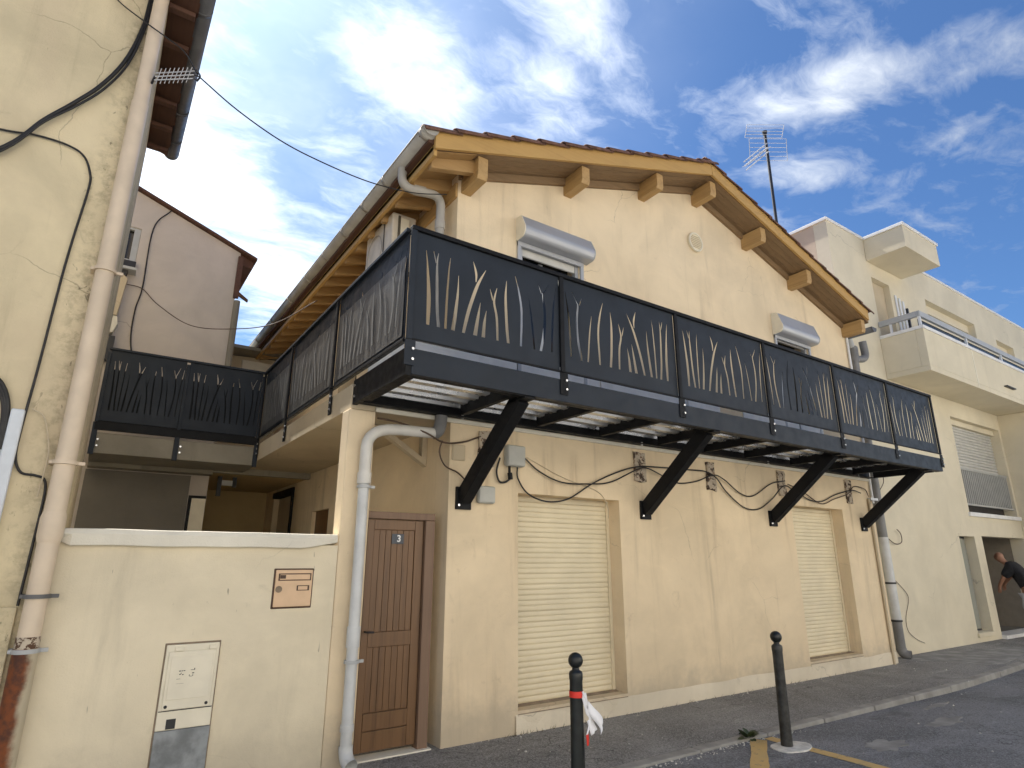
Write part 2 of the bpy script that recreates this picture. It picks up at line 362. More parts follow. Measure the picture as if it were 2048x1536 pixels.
# ------------------------------------------------------------------ builders
ORG = {}
def tag(o, label=None, cat=None, group=None, kind=None):
    if label: o['label'] = label
    if cat: o['category'] = cat
    if group: o['group'] = group
    if kind: o['kind'] = kind
    return o
def thing(name, loc, label, cat, group=None):
    o = bpy.data.objects.new(name, None); COL.objects.link(o); o.location = loc; o.empty_display_size = .2
    ORG[o] = Vector(loc); return tag(o, label, cat, group)
class MB:
    def __init__(s): s.v = []; s.f = []; s.sm = []
    def add(s, vs, fs, smooth=False):
        k = len(s.v); s.v += [tuple(v) for v in vs]; s.f += [tuple(i+k for i in f) for f in fs]; s.sm += [smooth]*len(fs); return s
    def box(s, x0, x1, y0, y1, z0, z1):
        return s.add([(x0, y0, z0), (x1, y0, z0), (x1, y1, z0), (x0, y1, z0), (x0, y0, z1), (x1, y0, z1), (x1, y1, z1), (x0, y1, z1)],
                     [(0, 3, 2, 1), (4, 5, 6, 7), (0, 1, 5, 4), (1, 2, 6, 5), (2, 3, 7, 6), (3, 0, 4, 7)])
    def hexa(s, a, b):
        """two quads (lists of 4 points, same order), a = one end, b = other"""
        return s.add(list(a)+list(b), [(0, 1, 2, 3), (7, 6, 5, 4), (0, 4, 5, 1), (1, 5, 6, 2), (2, 6, 7, 3), (3, 7, 4, 0)])
    def prism(s, poly, axis, a, b):
        """polygon of (u,v) extruded along axis; x:(y,z) y:(x,z) z:(x,y)"""
        def pt(u, v, w): return {'x': (w, u, v), 'y': (u, w, v), 'z': (u, v, w)}[axis]
        n = len(poly)
        return s.add([pt(u, v, a) for u, v in poly]+[pt(u, v, b) for u, v in poly],
                     [tuple(range(n))[::-1], tuple(range(n, 2*n))]+[(i, (i+1) % n, n+(i+1) % n, n+i) for i in range(n)])
    def tube(s, pts, r, seg=10, caps=True, smooth=True):
        pts = [Vector(p) for p in pts]; n = len(pts)
        if isinstance(r, (int, float)): r = [r]*n
        tg = [(pts[min(i+1, n-1)]-pts[max(i-1, 0)]).normalized() for i in range(n)]
        a = Vector((0, 0, 1)) if abs(tg[0].z) < .9 else Vector((1, 0, 0))
        nrm = (a-tg[0]*a.dot(tg[0])).normalized(); vs = []
        for i in range(n):
            nrm = (nrm-tg[i]*nrm.dot(tg[i])).normalized(); bn = tg[i].cross(nrm)
            vs += [pts[i]+(nrm*math.cos(2*math.pi*j/seg)+bn*math.sin(2*math.pi*j/seg))*r[i] for j in range(seg)]
        fs = [(i*seg+j, i*seg+(j+1) % seg, (i+1)*seg+(j+1) % seg, (i+1)*seg+j) for i in range(n-1) for j in range(seg)]
        s.add(vs, fs, smooth)
        if caps: s.add(vs[:seg], [tuple(range(seg))[::-1]]); s.add(vs[-seg:], [tuple(range(seg))])
        return s
    def lathe(s, prof, c, seg=20, smooth=True):
        vs = [(c[0]+r*math.cos(2*math.pi*j/seg), c[1]+r*math.sin(2*math.pi*j/seg), c[2]+z) for r, z in prof for j in range(seg)]
        fs = [(i*seg+j, i*seg+(j+1) % seg, (i+1)*seg+(j+1) % seg, (i+1)*seg+j) for i in range(len(prof)-1) for j in range(seg)]
        return s.add(vs, fs, smooth)
    def mesh(s, name, mt, org=Vector((0, 0, 0))):
        me = bpy.data.meshes.new(name)
        me.from_pydata([tuple(Vector(v)-org) for v in s.v], [], s.f); me.update()
        for p, q in zip(me.polygons, s.sm): p.use_smooth = q
        me.materials.append(M[mt] if isinstance(mt, str) else mt)
        bm = bmesh.new(); bm.from_mesh(me); bmesh.ops.recalc_face_normals(bm, faces=bm.faces); bm.to_mesh(me); bm.free()
        return me
    def build(s, name, mt, parent=None, bev=0.0, label=None, cat=None, group=None, kind=None):
        org = ORG[parent] if parent else Vector((0, 0, 0))
        o = bpy.data.objects.new(name, s.mesh(name, mt, org)); COL.objects.link(o)
        return fin(o, parent, bev, label, cat, group, kind)
def fin(o, parent=None, bev=0, label=None, cat=None, group=None, kind=None):
    if parent: o.parent = parent
    ORG[o] = ORG[parent] if parent else Vector((0, 0, 0))
    if bev:
        b = o.modifiers.new('bevel', 'BEVEL'); b.width = bev; b.segments = 2; b.limit_method = 'ANGLE'; b.angle_limit = R(40)
    return tag(o, label, cat, group, kind)
def plate(name, mt, outer, holes, fn, t, parent=None, **kw):
    """sheet with true holes: outline and holes in (u,v); fn(u,v,w) places it, w from -t/2 to t/2"""
    cu = bpy.data.curves.new('tmp', 'CURVE'); cu.dimensions = '2D'; cu.fill_mode = 'BOTH'; cu.extrude = t/2
    for poly in [outer]+list(holes):
        sp = cu.splines.new('POLY'); sp.points.add(len(poly)-1); sp.use_cyclic_u = True
        for p, (u, v) in zip(sp.points, poly): p.co = (u, v, 0, 1)
    to = bpy.data.objects.new('tmp', cu); COL.objects.link(to)
    dg = bpy.context.evaluated_depsgraph_get(); dg.update()
    me = bpy.data.meshes.new_from_object(to.evaluated_get(dg)); bpy.data.objects.remove(to); bpy.data.curves.remove(cu)
    org = ORG[parent] if parent else Vector((0, 0, 0))
    for v in me.vertices: v.co = Vector(fn(v.co.x, v.co.y, v.co.z))-org
    bm = bmesh.new(); bm.from_mesh(me); bmesh.ops.remove_doubles(bm, verts=bm.verts, dist=1e-5); bmesh.ops.recalc_face_normals(bm, faces=bm.faces)
    bm.to_mesh(me); bm.free()
    for p in me.polygons: p.use_smooth = False
    me.name = name; me.materials.clear(); me.materials.append(M[mt])
    o = bpy.data.objects.new(name, me); COL.objects.link(o)
    return fin(o, parent, **kw)
def rect(x0, x1, z0, z1): return [(x0, z0), (x1, z0), (x1, z1), (x0, z1)]
def cr(pts, n=8):
    """Catmull-Rom through points"""
    p = [Vector(q) for q in pts]; p = [p[0]*2-p[1]]+p+[p[-1]*2-p[-2]]; out = []
    for i in range(1, len(p)-2):
        a, b, c, d = p[i-1:i+3]
        for k in range(n):
            t = k/n; out.append(.5*((2*b)+(c-a)*t+(2*a-5*b+4*c-d)*t*t+(3*b-3*c+d-a)*t**3))
    out.append(p[-2]); return out
def cable(name, pts, r, mt, label, n=8, parent=None, cat='cable'):
    return MB().tube(cr(pts, n), r, 6).build(name, mt, parent, 0, label if not parent else None, cat if not parent else None)
def text_mesh(name, txt, size, mt, parent, fn, t=.002):
    cu = bpy.data.curves.new('tmp', 'FONT'); cu.body = txt; cu.size = size; cu.extrude = t; cu.align_x = 'CENTER'; cu.align_y = 'CENTER'; cu.offset = size*.02
    to = bpy.data.objects.new('tmp', cu); COL.objects.link(to)
    dg = bpy.context.evaluated_depsgraph_get(); dg.update()
    me = bpy.data.meshes.new_from_object(to.evaluated_get(dg)); bpy.data.objects.remove(to); bpy.data.curves.remove(cu)
    for v in me.vertices: v.co = Vector(fn(v.co.x, v.co.y, v.co.z))-ORG[parent]
    me.materials.clear(); me.materials.append(M[mt]); me.name = name
    o = bpy.data.objects.new(name, me); COL.objects.link(o); return fin(o, parent)

# ------------------------------------------------------------------ the ground
FY = 5.30          # street line: plane of the house front
def rz(x): return -0.020-0.055*max(0.0, min(1.0, (x-5.0)/5.0))     # road level falls away from the pavement edge towards the right
MB().add([(-400, -400, -.30), (400, -400, -.30), (400, 400, -.30), (-400, 400, -.30)], [(0, 1, 2, 3)]).build('ground', 'soil', kind='structure')
m = MB(); xs = [-40+i*1.0 for i in range(141)]; ys = [-8.5, -4, 0, 2, 3, 3.6, 4.0, 4.12, 4.6, 5.6]
def kerb_y(x): return 3.99+max(0, x-9.5)**1.6*.022
vs = []
for x in xs:
    for i, y in enumerate(ys): vs.append((x, y+(kerb_y(x)-3.99 if i > 3 else 0), rz(x)))
k = len(ys)
m.add(vs, [(i*k+j, (i+1)*k+j, (i+1)*k+j+1, i*k+j+1) for i in range(len(xs)-1) for j in range(k-1)])
m.build('road', 'asphalt', kind='structure')
# pavement: a slab with a cambered edge, kerb stones in front of it
pv = MB(); px_ = [-40+i*.5 for i in range(281)]; vs = []
for x in px_:
    ky = kerb_y(x)+.13
    for f in (0, .5, 1.0):
        y = ky+(6.6-ky)*f; vs.append((x, y, .002*mnoise.noise((x*1.3, y*1.3, 0)) if f else 0))
    vs.append((x, ky, -.28))
pv.add(vs, [(i*4+a, i*4+4+a, i*4+4+b, i*4+b) for i in range(len(px_)-1) for a, b in ((0, 1), (1, 2), (3, 0))])
pv.build('pavement', 'pave', kind='structure')
kerb = bpy.data.objects.new('kerb', None); COL.objects.link(kerb); ORG[kerb] = Vector((0, 0, 0)); kerb['kind'] = 'structure'
x = -3.0
while x < 30:
    L = random.uniform(.92, 1.05); a, b = x+.006, x+L-.006
    j = [random.uniform(-.006, .006) for _ in range(4)]
    ya, yb = kerb_y(a), kerb_y(b)
    za, zb = rz(a)-.15, rz(b)-.15
    MB().hexa([(a, ya+j[0], za), (a, ya+j[0]+.012, .002+j[1]*.3), (a, ya+.128, .003), (a, ya+.128, za)],
              [(b, yb+j[2], zb), (b, yb+j[2]+.012, .002+j[1]*.3), (b, yb+.128, .003), (b, yb+.128, zb)]).build('kerb_stone', 'kerb', kerb, .012)
    x += L
# cement crossover in front of the next building
m = MB(); pts = [(11.5, 5.52), (12.0, 5.0), (12.2, 4.45), (12.7, 4.33), (14.6, 4.55), (15.2, 4.9), (14.2, 5.25), (13.0, 5.5)]
m.prism(pts, 'z', -.05, .006); m.build('pavement_patch', 'patch', kind='structure')
# yellow bay lines
def strip(name, a, b, w0, w1, mt='yellow'):
    a, b = Vector(a), Vector(b); d = (b-a).normalized(); q = Vector((-d.y, d.x)); n = 24; m = MB(); vs = []
    for i in range(n+1):
        p = a+(b-a)*i/n; w = (w0+(w1-w0)*i/n)/2
        for s in (-1, 1):
            e = p+q*s*(w+random.uniform(-.006, .006)); vs.append((e.x, e.y, rz(e.x)+.004))
    m.add(vs, [(2*i, 2*i+2, 2*i+3, 2*i+1) for i in range(n)]); return m.build(name, mt, kind='structure')
strip('yellow_line', (5.53, 3.98), (3.6, 2.62), .14, .14)
strip('yellow_line', (5.66, 3.97), (5.66-.02, .6), .13, .13)
# light scuffs of cement on the road
def blot(name, c, r, mt, z=None, thick=.004, seed=0):
    pts = []
    for i in range(26):
        a = 2*math.pi*i/26; k = 1+.9*mnoise.noise((math.cos(a)*2.4+seed*3.1, math.sin(a)*2.4, seed*1.7))
        pts.append((c[0]+r[0]*k*math.cos(a), c[1]+r[1]*k*math.sin(a)))
    zz = rz(c[0]) if z is None else z
    m = MB(); m.prism(pts, 'z', zz-.02, zz+thick); return m.build(name, mt, kind='structure')
blot('cement_stain', (7.9, 3.35), (.35, .09), 'patch', seed=1)
blot('cement_stain', (6.4, 3.25), (.25, .12), 'patch', seed=2)
blot('cement_stain', (8.7, 3.75), (.30, .04), 'patch', seed=4)

# ------------------------------------------------------------------ pale apartment building on the right
rb = thing('apartment_building', (11.2, 5.6, 0), 'pale cream apartment building with flat roof and projecting balcony, right of the gabled house', 'building')
RX0 = 11.78; BY = 5.60
lowh = [(15.33, .18, 16.12, 2.11), (16.52, .02, 19.05, 2.13), (16.13, 2.64, 19.00, 4.83)]
uph = [(13.40, 6.25, 14.20, 7.62), (16.05, 7.28, 18.98, 7.76), (20.40, 7.33, 21.70, 7.62)]
holes = [rect(a, c, b, d) for a, b, c, d in lowh+uph]
ow = 0.28
plate('wall', 'right', [(11.22, -.1), (34, -.1), (34, 8.48), (RX0, 8.48), (RX0, 6.0), (11.22, 6.0)], holes, lambda u, v, w: (u, BY+ow/2+w, v), ow, rb)
MB().box(11.22, RX0-.002, BY+ow+.002, 14, -.1, 6.0).box(RX0+.002, 34, BY+1.6, 14, -.1, 8.44).build('core', 'interior', rb)
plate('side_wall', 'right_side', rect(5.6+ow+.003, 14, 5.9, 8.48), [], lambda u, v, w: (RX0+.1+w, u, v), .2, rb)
MB().box(RX0-.03, 34, BY-.03, 14.03, 8.482, 8.545).build('roof_edge', 'white_cap', rb, .006)
# projecting slab over the terrace
MB().box(13.30, 14.93, 4.78, BY-.004, 7.97, 8.475).build('canopy', 'right', rb, .008)
MB().box(13.27, 14.96, 4.75, BY-.034, 8.477, 8.542).build('canopy_edge', 'white_cap', rb, .006)
# main balcony
bal = MB().box(13.30, 26, 4.77, BY-.004, 5.23, 5.34).box(13.30, 26, 4.77, 4.92, 5.342, 6.12).box(13.30, 13.45, 4.922, BY-.004, 5.342, 6.12).build('balcony', 'right', rb, .006)
MB().box(13.28, 26, 4.75, 4.94, 6.122, 6.19).box(13.28, 13.47, 4.942, BY-.006, 6.122, 6.19).build('parapet_cap', 'white_cap', bal, .005)
MB().box(15.62, 15.66, 4.764, 4.77, 5.24, 6.12).build('joint_strip', 'plastic_beige', bal)
MB().box(17.2, 17.75, 4.70, 4.77, 5.52, 5.545).build('drain_spout', 'metal_dark', bal)
rl = MB().box(13.32, 26, 4.79, 4.85, 6.40, 6.52).box(13.32, 13.38, 4.852, 5.59, 6.40, 6.52).build('balcony_rail', 'grey_frame', rb, .006)
for xx in (13.35, 15.6, 17.6, 19.6, 21.6):
    MB().box(xx-.03, xx+.03, 4.80, 4.84, 6.19, 6.398).build('rail_post', 'alu_white', rb)
MB().box(13.33, 13.37, 5.35, 5.39, 6.19, 6.398).build('rail_post', 'alu_white', rb)
MB().box(13.40, 20, 4.86, 4.88, 6.21, 6.37).build('rail_glass', 'glass', rb)
# terrace door behind
MB().box(13.42, 14.19, BY+.12, BY+.16, 6.3, 7.61).build('terrace_shutter', 'cement_beige', rb)
for dx in (0, .17, .34):
    MB().box(14.35+dx, 14.43+dx, BY-.03, BY-.004, 6.3, 7.42-dx*.2).build('shutter_leaf', 'alu_white', rb, .004)
MB().box(14.82, 14.88, BY-.05, BY-.004, 6.3, 7.2).build('folded_post', 'metal_dark', rb)
# strip windows
for (a, b, c, d) in uph[1:]:
    w_ = MB().box(a, c, BY+.20, BY+.24, b, d).build('window', 'grey_frame', rb)
    MB().box(a+.05, c-.05, BY+.19, BY+.199, b+.05, d-.22).build('pane', 'grey_frame', w_)
    MB().box(a, c, BY+.155, BY+.185, d-.22, d-.001).build('blind_box', 'right', w_)
# first-floor opening with shutter and railing
wn = MB().box(16.13, 19.0, BY+.255, BY+.275, 2.64, 4.83).build('window', 'interior', rb)
nsl = 19
for i in range(nsl):
    z = 3.40+i*.073
    MB().prism([(BY+.215, z), (BY+.195, z+.018), (BY+.195, z+.052), (BY+.215, z+.068), (BY+.232, z+.068), (BY+.232, z)], 'x', 16.15, 18.98).build('slat', 'blind', wn)
MB().box(16.13, 19.0, BY+.12, BY+.25, 4.70, 4.828).build('shutter_box', 'right', wn)
MB().box(16.05, 19.08, BY-.05, BY+.24, 2.55, 2.638).build('sill', 'white_cap', wn, .006)
rg = MB().box(16.135, 18.95, BY+.02, BY+.06, 3.60, 3.65).box(16.135, 18.95, BY+.02, BY+.06, 2.80, 2.84).build('window_railing', 'rail', rb, .003)
for i in range(26):
    xx = 16.18+i*.108
    MB().box(xx-.018, xx+.018, BY+.028, BY+.052, 2.842, 3.598).build('baluster', 'rail', rg)
# ground floor: narrow light and entrance
w2 = MB().box(15.33, 16.12, BY+.20, BY+.25, .18, 2.11).build('window', 'metal_dark', rb)
MB().box(15.52, 16.08, BY+.185, BY+.199, .22, 2.07).build('pane', 'glass2', w2)
MB().box(15.30, 16.15, BY-.04, BY+.18, .10, .178).build('sill', 'right', w2, .005)
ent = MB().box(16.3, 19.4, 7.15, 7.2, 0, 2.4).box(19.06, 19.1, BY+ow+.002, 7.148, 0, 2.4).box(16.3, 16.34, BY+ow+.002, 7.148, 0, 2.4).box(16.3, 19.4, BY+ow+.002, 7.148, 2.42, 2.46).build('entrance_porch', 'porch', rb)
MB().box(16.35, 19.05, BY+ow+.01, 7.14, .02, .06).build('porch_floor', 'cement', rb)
MB().box(16.50, 19.06, BY-.10, BY+ow, -.02, .07).build('doorstep', 'white_cap', rb, .006)
MB().box(16.52, 16.62, BY+.10, BY+.26, .07, 2.13).build('door_frame', 'metal_dark', rb)
# projecting wing that closes the balcony bay
plate('wing_wall', 'right', rect(3.4, BY-.003, 0, 5.225), [rect(4.35, 5.05, 2.9, 4.5)], lambda u, v, w: (19.22+w, u, v), .2, rb)
MB().box(19.33, 26, 3.4, 3.6, 0, 5.2).build('wing_front', 'right', rb)

# ------------------------------------------------------------------ unseen house row across the street, added to bounce light onto the house front
op = thing('bounce_row', (0, -7, 0), 'unseen tall white row of houses behind the viewer, added to bounce light onto the house front', 'building')
oh = [rect(x, x+1.1, z, z+1.6) for z in (.9, 3.9, 6.6) for x in range(-19, 26, 3)]
plate('wall', 'white_render', rect(-22, 28, -.1, 9.0), oh, lambda u, v, w: (u, -5.65+w, v), .3, op)
MB().box(-22, 28, -6.05, -5.95, 0, 8.9).build('window_glass', 'glass', op)
MB().hexa([(-22, -5.2, 9.0), (28, -5.2, 9.0), (28, -5.2, 9.15), (-22, -5.2, 9.15)], [(-22, -11, 10.8), (28, -11, 10.8), (28, -11, 10.95), (-22, -11, 10.95)]).build('roof', 'tile', op)

# ------------------------------------------------------------------ person bending in the entrance
def skin_mesh(name, joints, edges, mt, parent=None, sub=2, bones_root=0, **kw):
    me = bpy.data.meshes.new(name); org = ORG[parent] if parent else Vector((0, 0, 0))
    me.from_pydata([tuple(Vector(j[0])-org) for j in joints], edges, []); me.update()
    o = bpy.data.objects.new(name, me); COL.objects.link(o)
    md = o.modifiers.new('skin', 'SKIN'); md.use_smooth_shade = True
    lay = me.skin_vertices[0].data if me.skin_vertices else None
    if lay is None:
        bm = bmesh.new(); bm.from_mesh(me); bm.verts.layers.skin.verify(); bm.to_mesh(me); bm.free(); lay = me.skin_vertices[0].data
    for i, j in enumerate(joints):
        r = j[1]; lay[i].radius = (r, r) if isinstance(r, (int, float)) else r
        lay[i].use_root = (i == bones_root)
    sb = o.modifiers.new('sub', 'SUBSURF'); sb.levels = sub; sb.render_levels = sub
    me.materials.append(M[mt])
    return fin(o, parent, **kw)
pr = thing('person', (16.95, 5.08, 0), 'person in black T-shirt and pale shorts bending forward at the entrance doorway', 'person')
px, py, pz = 16.95, 5.08, .0
# facing +y, leaning into the doorway
B = [((px, py, .97), .125), ((px, py+.03, 1.16), .130), ((px, py+.14, 1.37), .105), ((px, py+.27, 1.49), .070),
     ((px, py+.335, 1.575), .056), ((px, py+.40, 1.63), .078), ((px, py+.415, 1.71), .098), ((px, py+.40, 1.79), .062),
     ((px-.175, py+.21, 1.43), .040), ((px-.235, py+.34, 1.24), .044), ((px-.22, py+.44, 1.08), .036), ((px-.215, py+.455, 1.03), .032),
     ((px+.175, py+.21, 1.43), .040), ((px+.235, py+.36, 1.26), .044), ((px+.22, py+.48, 1.12), .036), ((px+.215, py+.50, 1.07), .032),
     ((px-.105, py+.01, .85), .092), ((px-.12, py+.05, .48), .060), ((px-.12, py+.0, .10), .044), ((px-.125, py+.13, .04), .036),
     ((px+.105, py+.01, .85), .092), ((px+.12, py+.03, .48), .060), ((px+.12, py-.04, .10), .044), ((px+.125, py+.09, .04), .036),
     ((px, py+.515, 1.68), .016), ((px-.098, py+.39, 1.70), .018), ((px+.098, py+.39, 1.70), .018)]
E_ = [(0, 1), (1, 2), (2, 3), (3, 4), (4, 5), (5, 6), (6, 7), (2, 8), (8, 9), (9, 10), (10, 11), (2, 12), (12, 13), (13, 14), (14, 15),
      (0, 16), (16, 17), (17, 18), (18, 19), (0, 20), (20, 21), (21, 22), (22, 23), (6, 24), (6, 25), (6, 26)]
for (wx, wy, wz, base, sg) in ((px-.215, py+.455, 1.03, 11, 1), (px+.215, py+.50, 1.07, 15, -1)):
    for k_ in range(4):
        off = .026-.017*k_; Ls = (.060, .070, .066, .050)[k_]
        i0 = len(B); B += [((wx, wy+off, wz-.045), .0095), ((wx+.008*sg, wy+off*1.1+.01, wz-.045-Ls*.6), .0085), ((wx+.016*sg, wy+off*1.1+.012, wz-.045-Ls), .007)]
        E_ += [(base, i0), (i0, i0+1), (i0+1, i0+2)]
    i0 = len(B); B += [((wx+.014*sg, wy+.030, wz-.02), .009), ((wx+.02*sg, wy+.044, wz-.055), .008)]; E_ += [(base, i0), (i0, i0+1)]
skin_mesh('body', B, E_, 'skin', pr)
skin_mesh('shirt', [((px, py-.005, .93), .150), ((px, py+.02, 1.16), .156), ((px, py+.13, 1.40), .215), ((px, py+.265, 1.51), .115),
                    ((px-.17, py+.20, 1.44), .130), ((px-.235, py+.33, 1.25), .082), ((px+.17, py+.20, 1.44), .130), ((px+.235, py+.35, 1.27), .082)],
          [(0, 1), (1, 2), (2, 3), (2, 4), (4, 5), (2, 6), (6, 7)], 'shirt', pr)
skin_mesh('shorts', [((px, py, .95), .142), ((px-.115, py+.01, .82), .118), ((px-.125, py+.05, .56), .108), ((px+.115, py+.01, .82), .118), ((px+.125, py+.03, .56), .108)],
          [(0, 1), (1, 2), (0, 3), (3, 4)], 'shorts', pr)
for dx, dy in ((-.12, 0), (.12, -.04)):
    skin_mesh('shoe', [((px+dx, py+dy-.04, .048), .05), ((px+dx, py+dy+.06, .045), .048), ((px+dx, py+dy+.17, .035), .036)], [(0, 1), (1, 2)], 'shoe', pr)

# ------------------------------------------------------------------ the yellow gabled house
HX0, HX1, HY1 = 2.86, 11.20, 13.0
RIDGE = 6.97
def zr(x): return 5.70+.33*(x-2.38) if x < RIDGE else 5.70+.33*(RIDGE-2.38)-.325*(x-RIDGE)     # underside of the roof
house = thing('house', (2.86, 5.3, 0), 'yellow rendered two storey house with shallow gable roof and closed cream roller shutters', 'house')
S1 = (3.69, .20, 5.15, 2.275); S2 = (8.72, .22, 10.17, 2.40); U1 = (3.72, 3.2, 4.64, 5.26); U2 = (8.86, 3.2, 9.80, 5.2)
WT = .26
plate('front_wall', 'wall', [(HX0, -.1), (HX1, -.1), (HX1, zr(HX1)), (RIDGE, zr(RIDGE)), (HX0, zr(HX0))],
      [rect(a, c, b, d) for a, b, c, d in (S1, S2, U1, U2)], lambda u, v, w: (u, FY+WT/2+w, v), WT, house)
sw = plate('side_wall', 'wall', rect(FY+WT+.002, HY1, -.1, zr(HX0)-.02), [rect(10.95, 12.3, .1, 2.77), rect(8.95, 9.75, 1.2, 2.31), rect(8.2, 9.0, 3.25, 5.2)], lambda u, v, w: (HX0+.13+w, u, v), .26, house)
MB().box(HX1-.26, HX1-.002, FY+WT+.002, HY1, -.1, zr(HX1)).build('far_wall', 'wall', house)
MB().box(HX0+.262, HX1-.262, FY+WT+.25, FY+WT+.3, 0, 5.6).box(HX0+.30, HX0+.33, FY+WT+.31, HY1, 0, 5.5).build('room_lining', 'interior', house)
# roof: deck, tiled field, boards
dk = MB()
for xa, xb in ((2.34, RIDGE), (RIDGE, 11.30)):
    dk.hexa([(xa, 4.90, zr(xa)+.002), (xb, 4.90, zr(xb)+.002), (xb, 4.90, zr(xb)+.05), (xa, 4.90, zr(xa)+.05)],
            [(xa, HY1+.3, zr(xa)+.002), (xb, HY1+.3, zr(xb)+.002), (xb, HY1+.3, zr(xb)+.05), (xa, HY1+.3, zr(xa)+.05)])
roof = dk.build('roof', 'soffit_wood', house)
tf = MB(); ny = 210
for xa, xb in ((2.33, RIDGE), (RIDGE, 11.34)):
    vs = []
    for j in range(ny+1):
        y = 4.98+(HY1+.3-4.98)*j/ny; hgt = .06+.075*abs(math.sin(math.pi*(y-4.98)/.2))
        vs += [(xa, y, zr(xa)+hgt+.02), (xb, y, zr(xb)+hgt+.04)]
    tf.add(vs, [(2*j, 2*j+1, 2*j+3, 2*j+2) for j in range(ny)], True)
tf.build('tile_field', 'tile', roof, kind='stuff')
# soffit boards on the verge (between wall and bargeboard) and painted strip on the wall
# bargeboards
def bargeboard(xa, xb):
    MB().hexa([(xa, 4.845, zr(xa)-.005), (xb, 4.845, zr(xb)-.005), (xb, 4.845, zr(xb)+.225), (xa, 4.845, zr(xa)+.225)],
              [(xa, 4.885, zr(xa)-.005), (xb, 4.885, zr(xb)-.005), (xb, 4.885, zr(xb)+.225), (xa, 4.885, zr(xa)+.225)]).build('bargeboard', 'beam_wood', house, .005)
bargeboard(2.335, RIDGE-.004); bargeboard(RIDGE+.004, 11.22)
for xa, xb in ((HX0, RIDGE), (RIDGE, HX1)):
    MB().hexa([(xa, FY-.045, zr(xa)-.10), (xb, FY-.045, zr(xb)-.10), (xb, FY-.045, zr(xb)), (xa, FY-.045, zr(xa))],
              [(xa, FY-.002, zr(xa)-.10), (xb, FY-.002, zr(xb)-.10), (xb, FY-.002, zr(xb)), (xa, FY-.002, zr(xa))]).build('wall_board', 'soffit_wood', house)
# purlins: shaped ends
for i, xl in enumerate((2.90, 4.41, 5.80, 7.00, 8.20, 9.43, 11.07)):
    w = .125; zt = min(zr(xl), zr(xl+w))+.0; h_ = .235 if i else .27
    prof = [(FY+.1, zt), (4.925, zt), (4.925, zt-h_*.80), (4.945, zt-h_), (FY+.1, zt-h_)]
    MB().prism(prof, 'x', xl, xl+w).build('purlin', 'purlin_wood', house, .004)
# thin batten ribs of the soffit between the purlins
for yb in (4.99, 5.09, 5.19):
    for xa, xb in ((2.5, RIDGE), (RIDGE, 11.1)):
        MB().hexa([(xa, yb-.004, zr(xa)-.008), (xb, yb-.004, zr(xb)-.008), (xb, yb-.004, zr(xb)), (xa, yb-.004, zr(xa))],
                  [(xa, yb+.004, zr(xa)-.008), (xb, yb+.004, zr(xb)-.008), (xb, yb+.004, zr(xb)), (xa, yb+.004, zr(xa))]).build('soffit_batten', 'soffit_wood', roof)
# verge tiles: half-round, overlapping up the slope
def canal_tile(L=.46, r0=.085, r1=.070, seg=8, t=.014):
    m = MB(); vs = []
    for u, r in ((0, r0), (L, r1)):
        for rr in (r, r-t):
            for j in range(seg+1):
                a = math.pi*j/seg; vs.append((u, rr*math.cos(a), rr*math.sin(a)))
    n = seg+1; fs = []
    for j in range(seg):
        fs += [(j, j+1, 2*n+j+1, 2*n+j), (n+j, 3*n+j, 3*n+j+1, n+j+1), (j, n+j, n+j+1, j+1), (2*n+j, 2*n+j+1, 3*n+j+1, 3*n+j)]
    fs += [(0, 2*n, 3*n, n), (seg, n+seg, 3*n+seg, 2*n+seg)]
    m.add(vs, fs, True); return m.mesh('roof_tile', 'tile')
TM = canal_tile()
def place_tile(x, y, left, jit=True):
    o = bpy.data.objects.new('roof_tile', TM); COL.objects.link(o); o.parent = house
    sl = math.atan(.33) if left else math.atan(.325)
    o.location = Vector((x, y, zr(x)+.180))-ORG[house]
    e = random.uniform(-.02, .02) if jit else 0
    o.rotation_euler = (0, -sl+.035+e*.6, e) if left else (0, -sl+.035+e*.6, math.pi+e)
    ORG[o] = ORG[house]
x = 2.20
while x < RIDGE-.1: place_tile(x, 4.875, True); x += .372
x = 11.36
while x > RIDGE+.1: place_tile(x, 4.885, False); x -= .372
m = MB()
for j in range(20):
    y = 4.86+j*.41; m.tube([(RIDGE, y, zr(RIDGE)+.19), (RIDGE, y+.45, zr(RIDGE)+.175)], [.10, .088], 12)
m.build('ridge_tiles', 'tile', roof)
# left eave: fascia, rafter ends, boards, gutter
EV = 2.36
MB().box(EV-.02, EV+.02, 4.89, HY1+.25, zr(EV)-.07, zr(EV)+.06).build('fascia', 'beam_wood', house, .004)
for j in range(19):
    y = 5.02+j*.43
    if y > HY1: break
    MB().hexa([(EV+.022, y, zr(EV)-.125), (EV+.022, y+.075, zr(EV)-.125), (EV+.022, y+.075, zr(EV)-.004), (EV+.022, y, zr(EV)-.004)],
              [(HX0+.1, y, zr(HX0)-.14), (HX0+.1, y+.075, zr(HX0)-.14), (HX0+.1, y+.075, zr(HX0)+.036), (HX0+.1, y, zr(HX0)+.036)]).build('rafter', 'rafter_wood', house, .004)
MB().hexa([(EV+.022, 4.9, zr(EV)-.012), (HX0, 4.9, zr(HX0)-.012), (HX0, 4.9, zr(HX0)-.004), (EV+.022, 4.9, zr(EV)-.004)],
          [(EV+.022, HY1+.2, zr(EV)-.012), (HX0, HY1+.2, zr(HX0)-.012), (HX0, HY1+.2, zr(HX0)-.004), (EV+.022, HY1+.2, zr(EV)-.004)]).build('eave_boarding', 'rafter_wood', house)
MB().box(2.275, EV+.02, 4.89, HY1+.25, zr(EV)+.061, zr(EV)+.115).build('eave_strip', 'eave_dark', house)
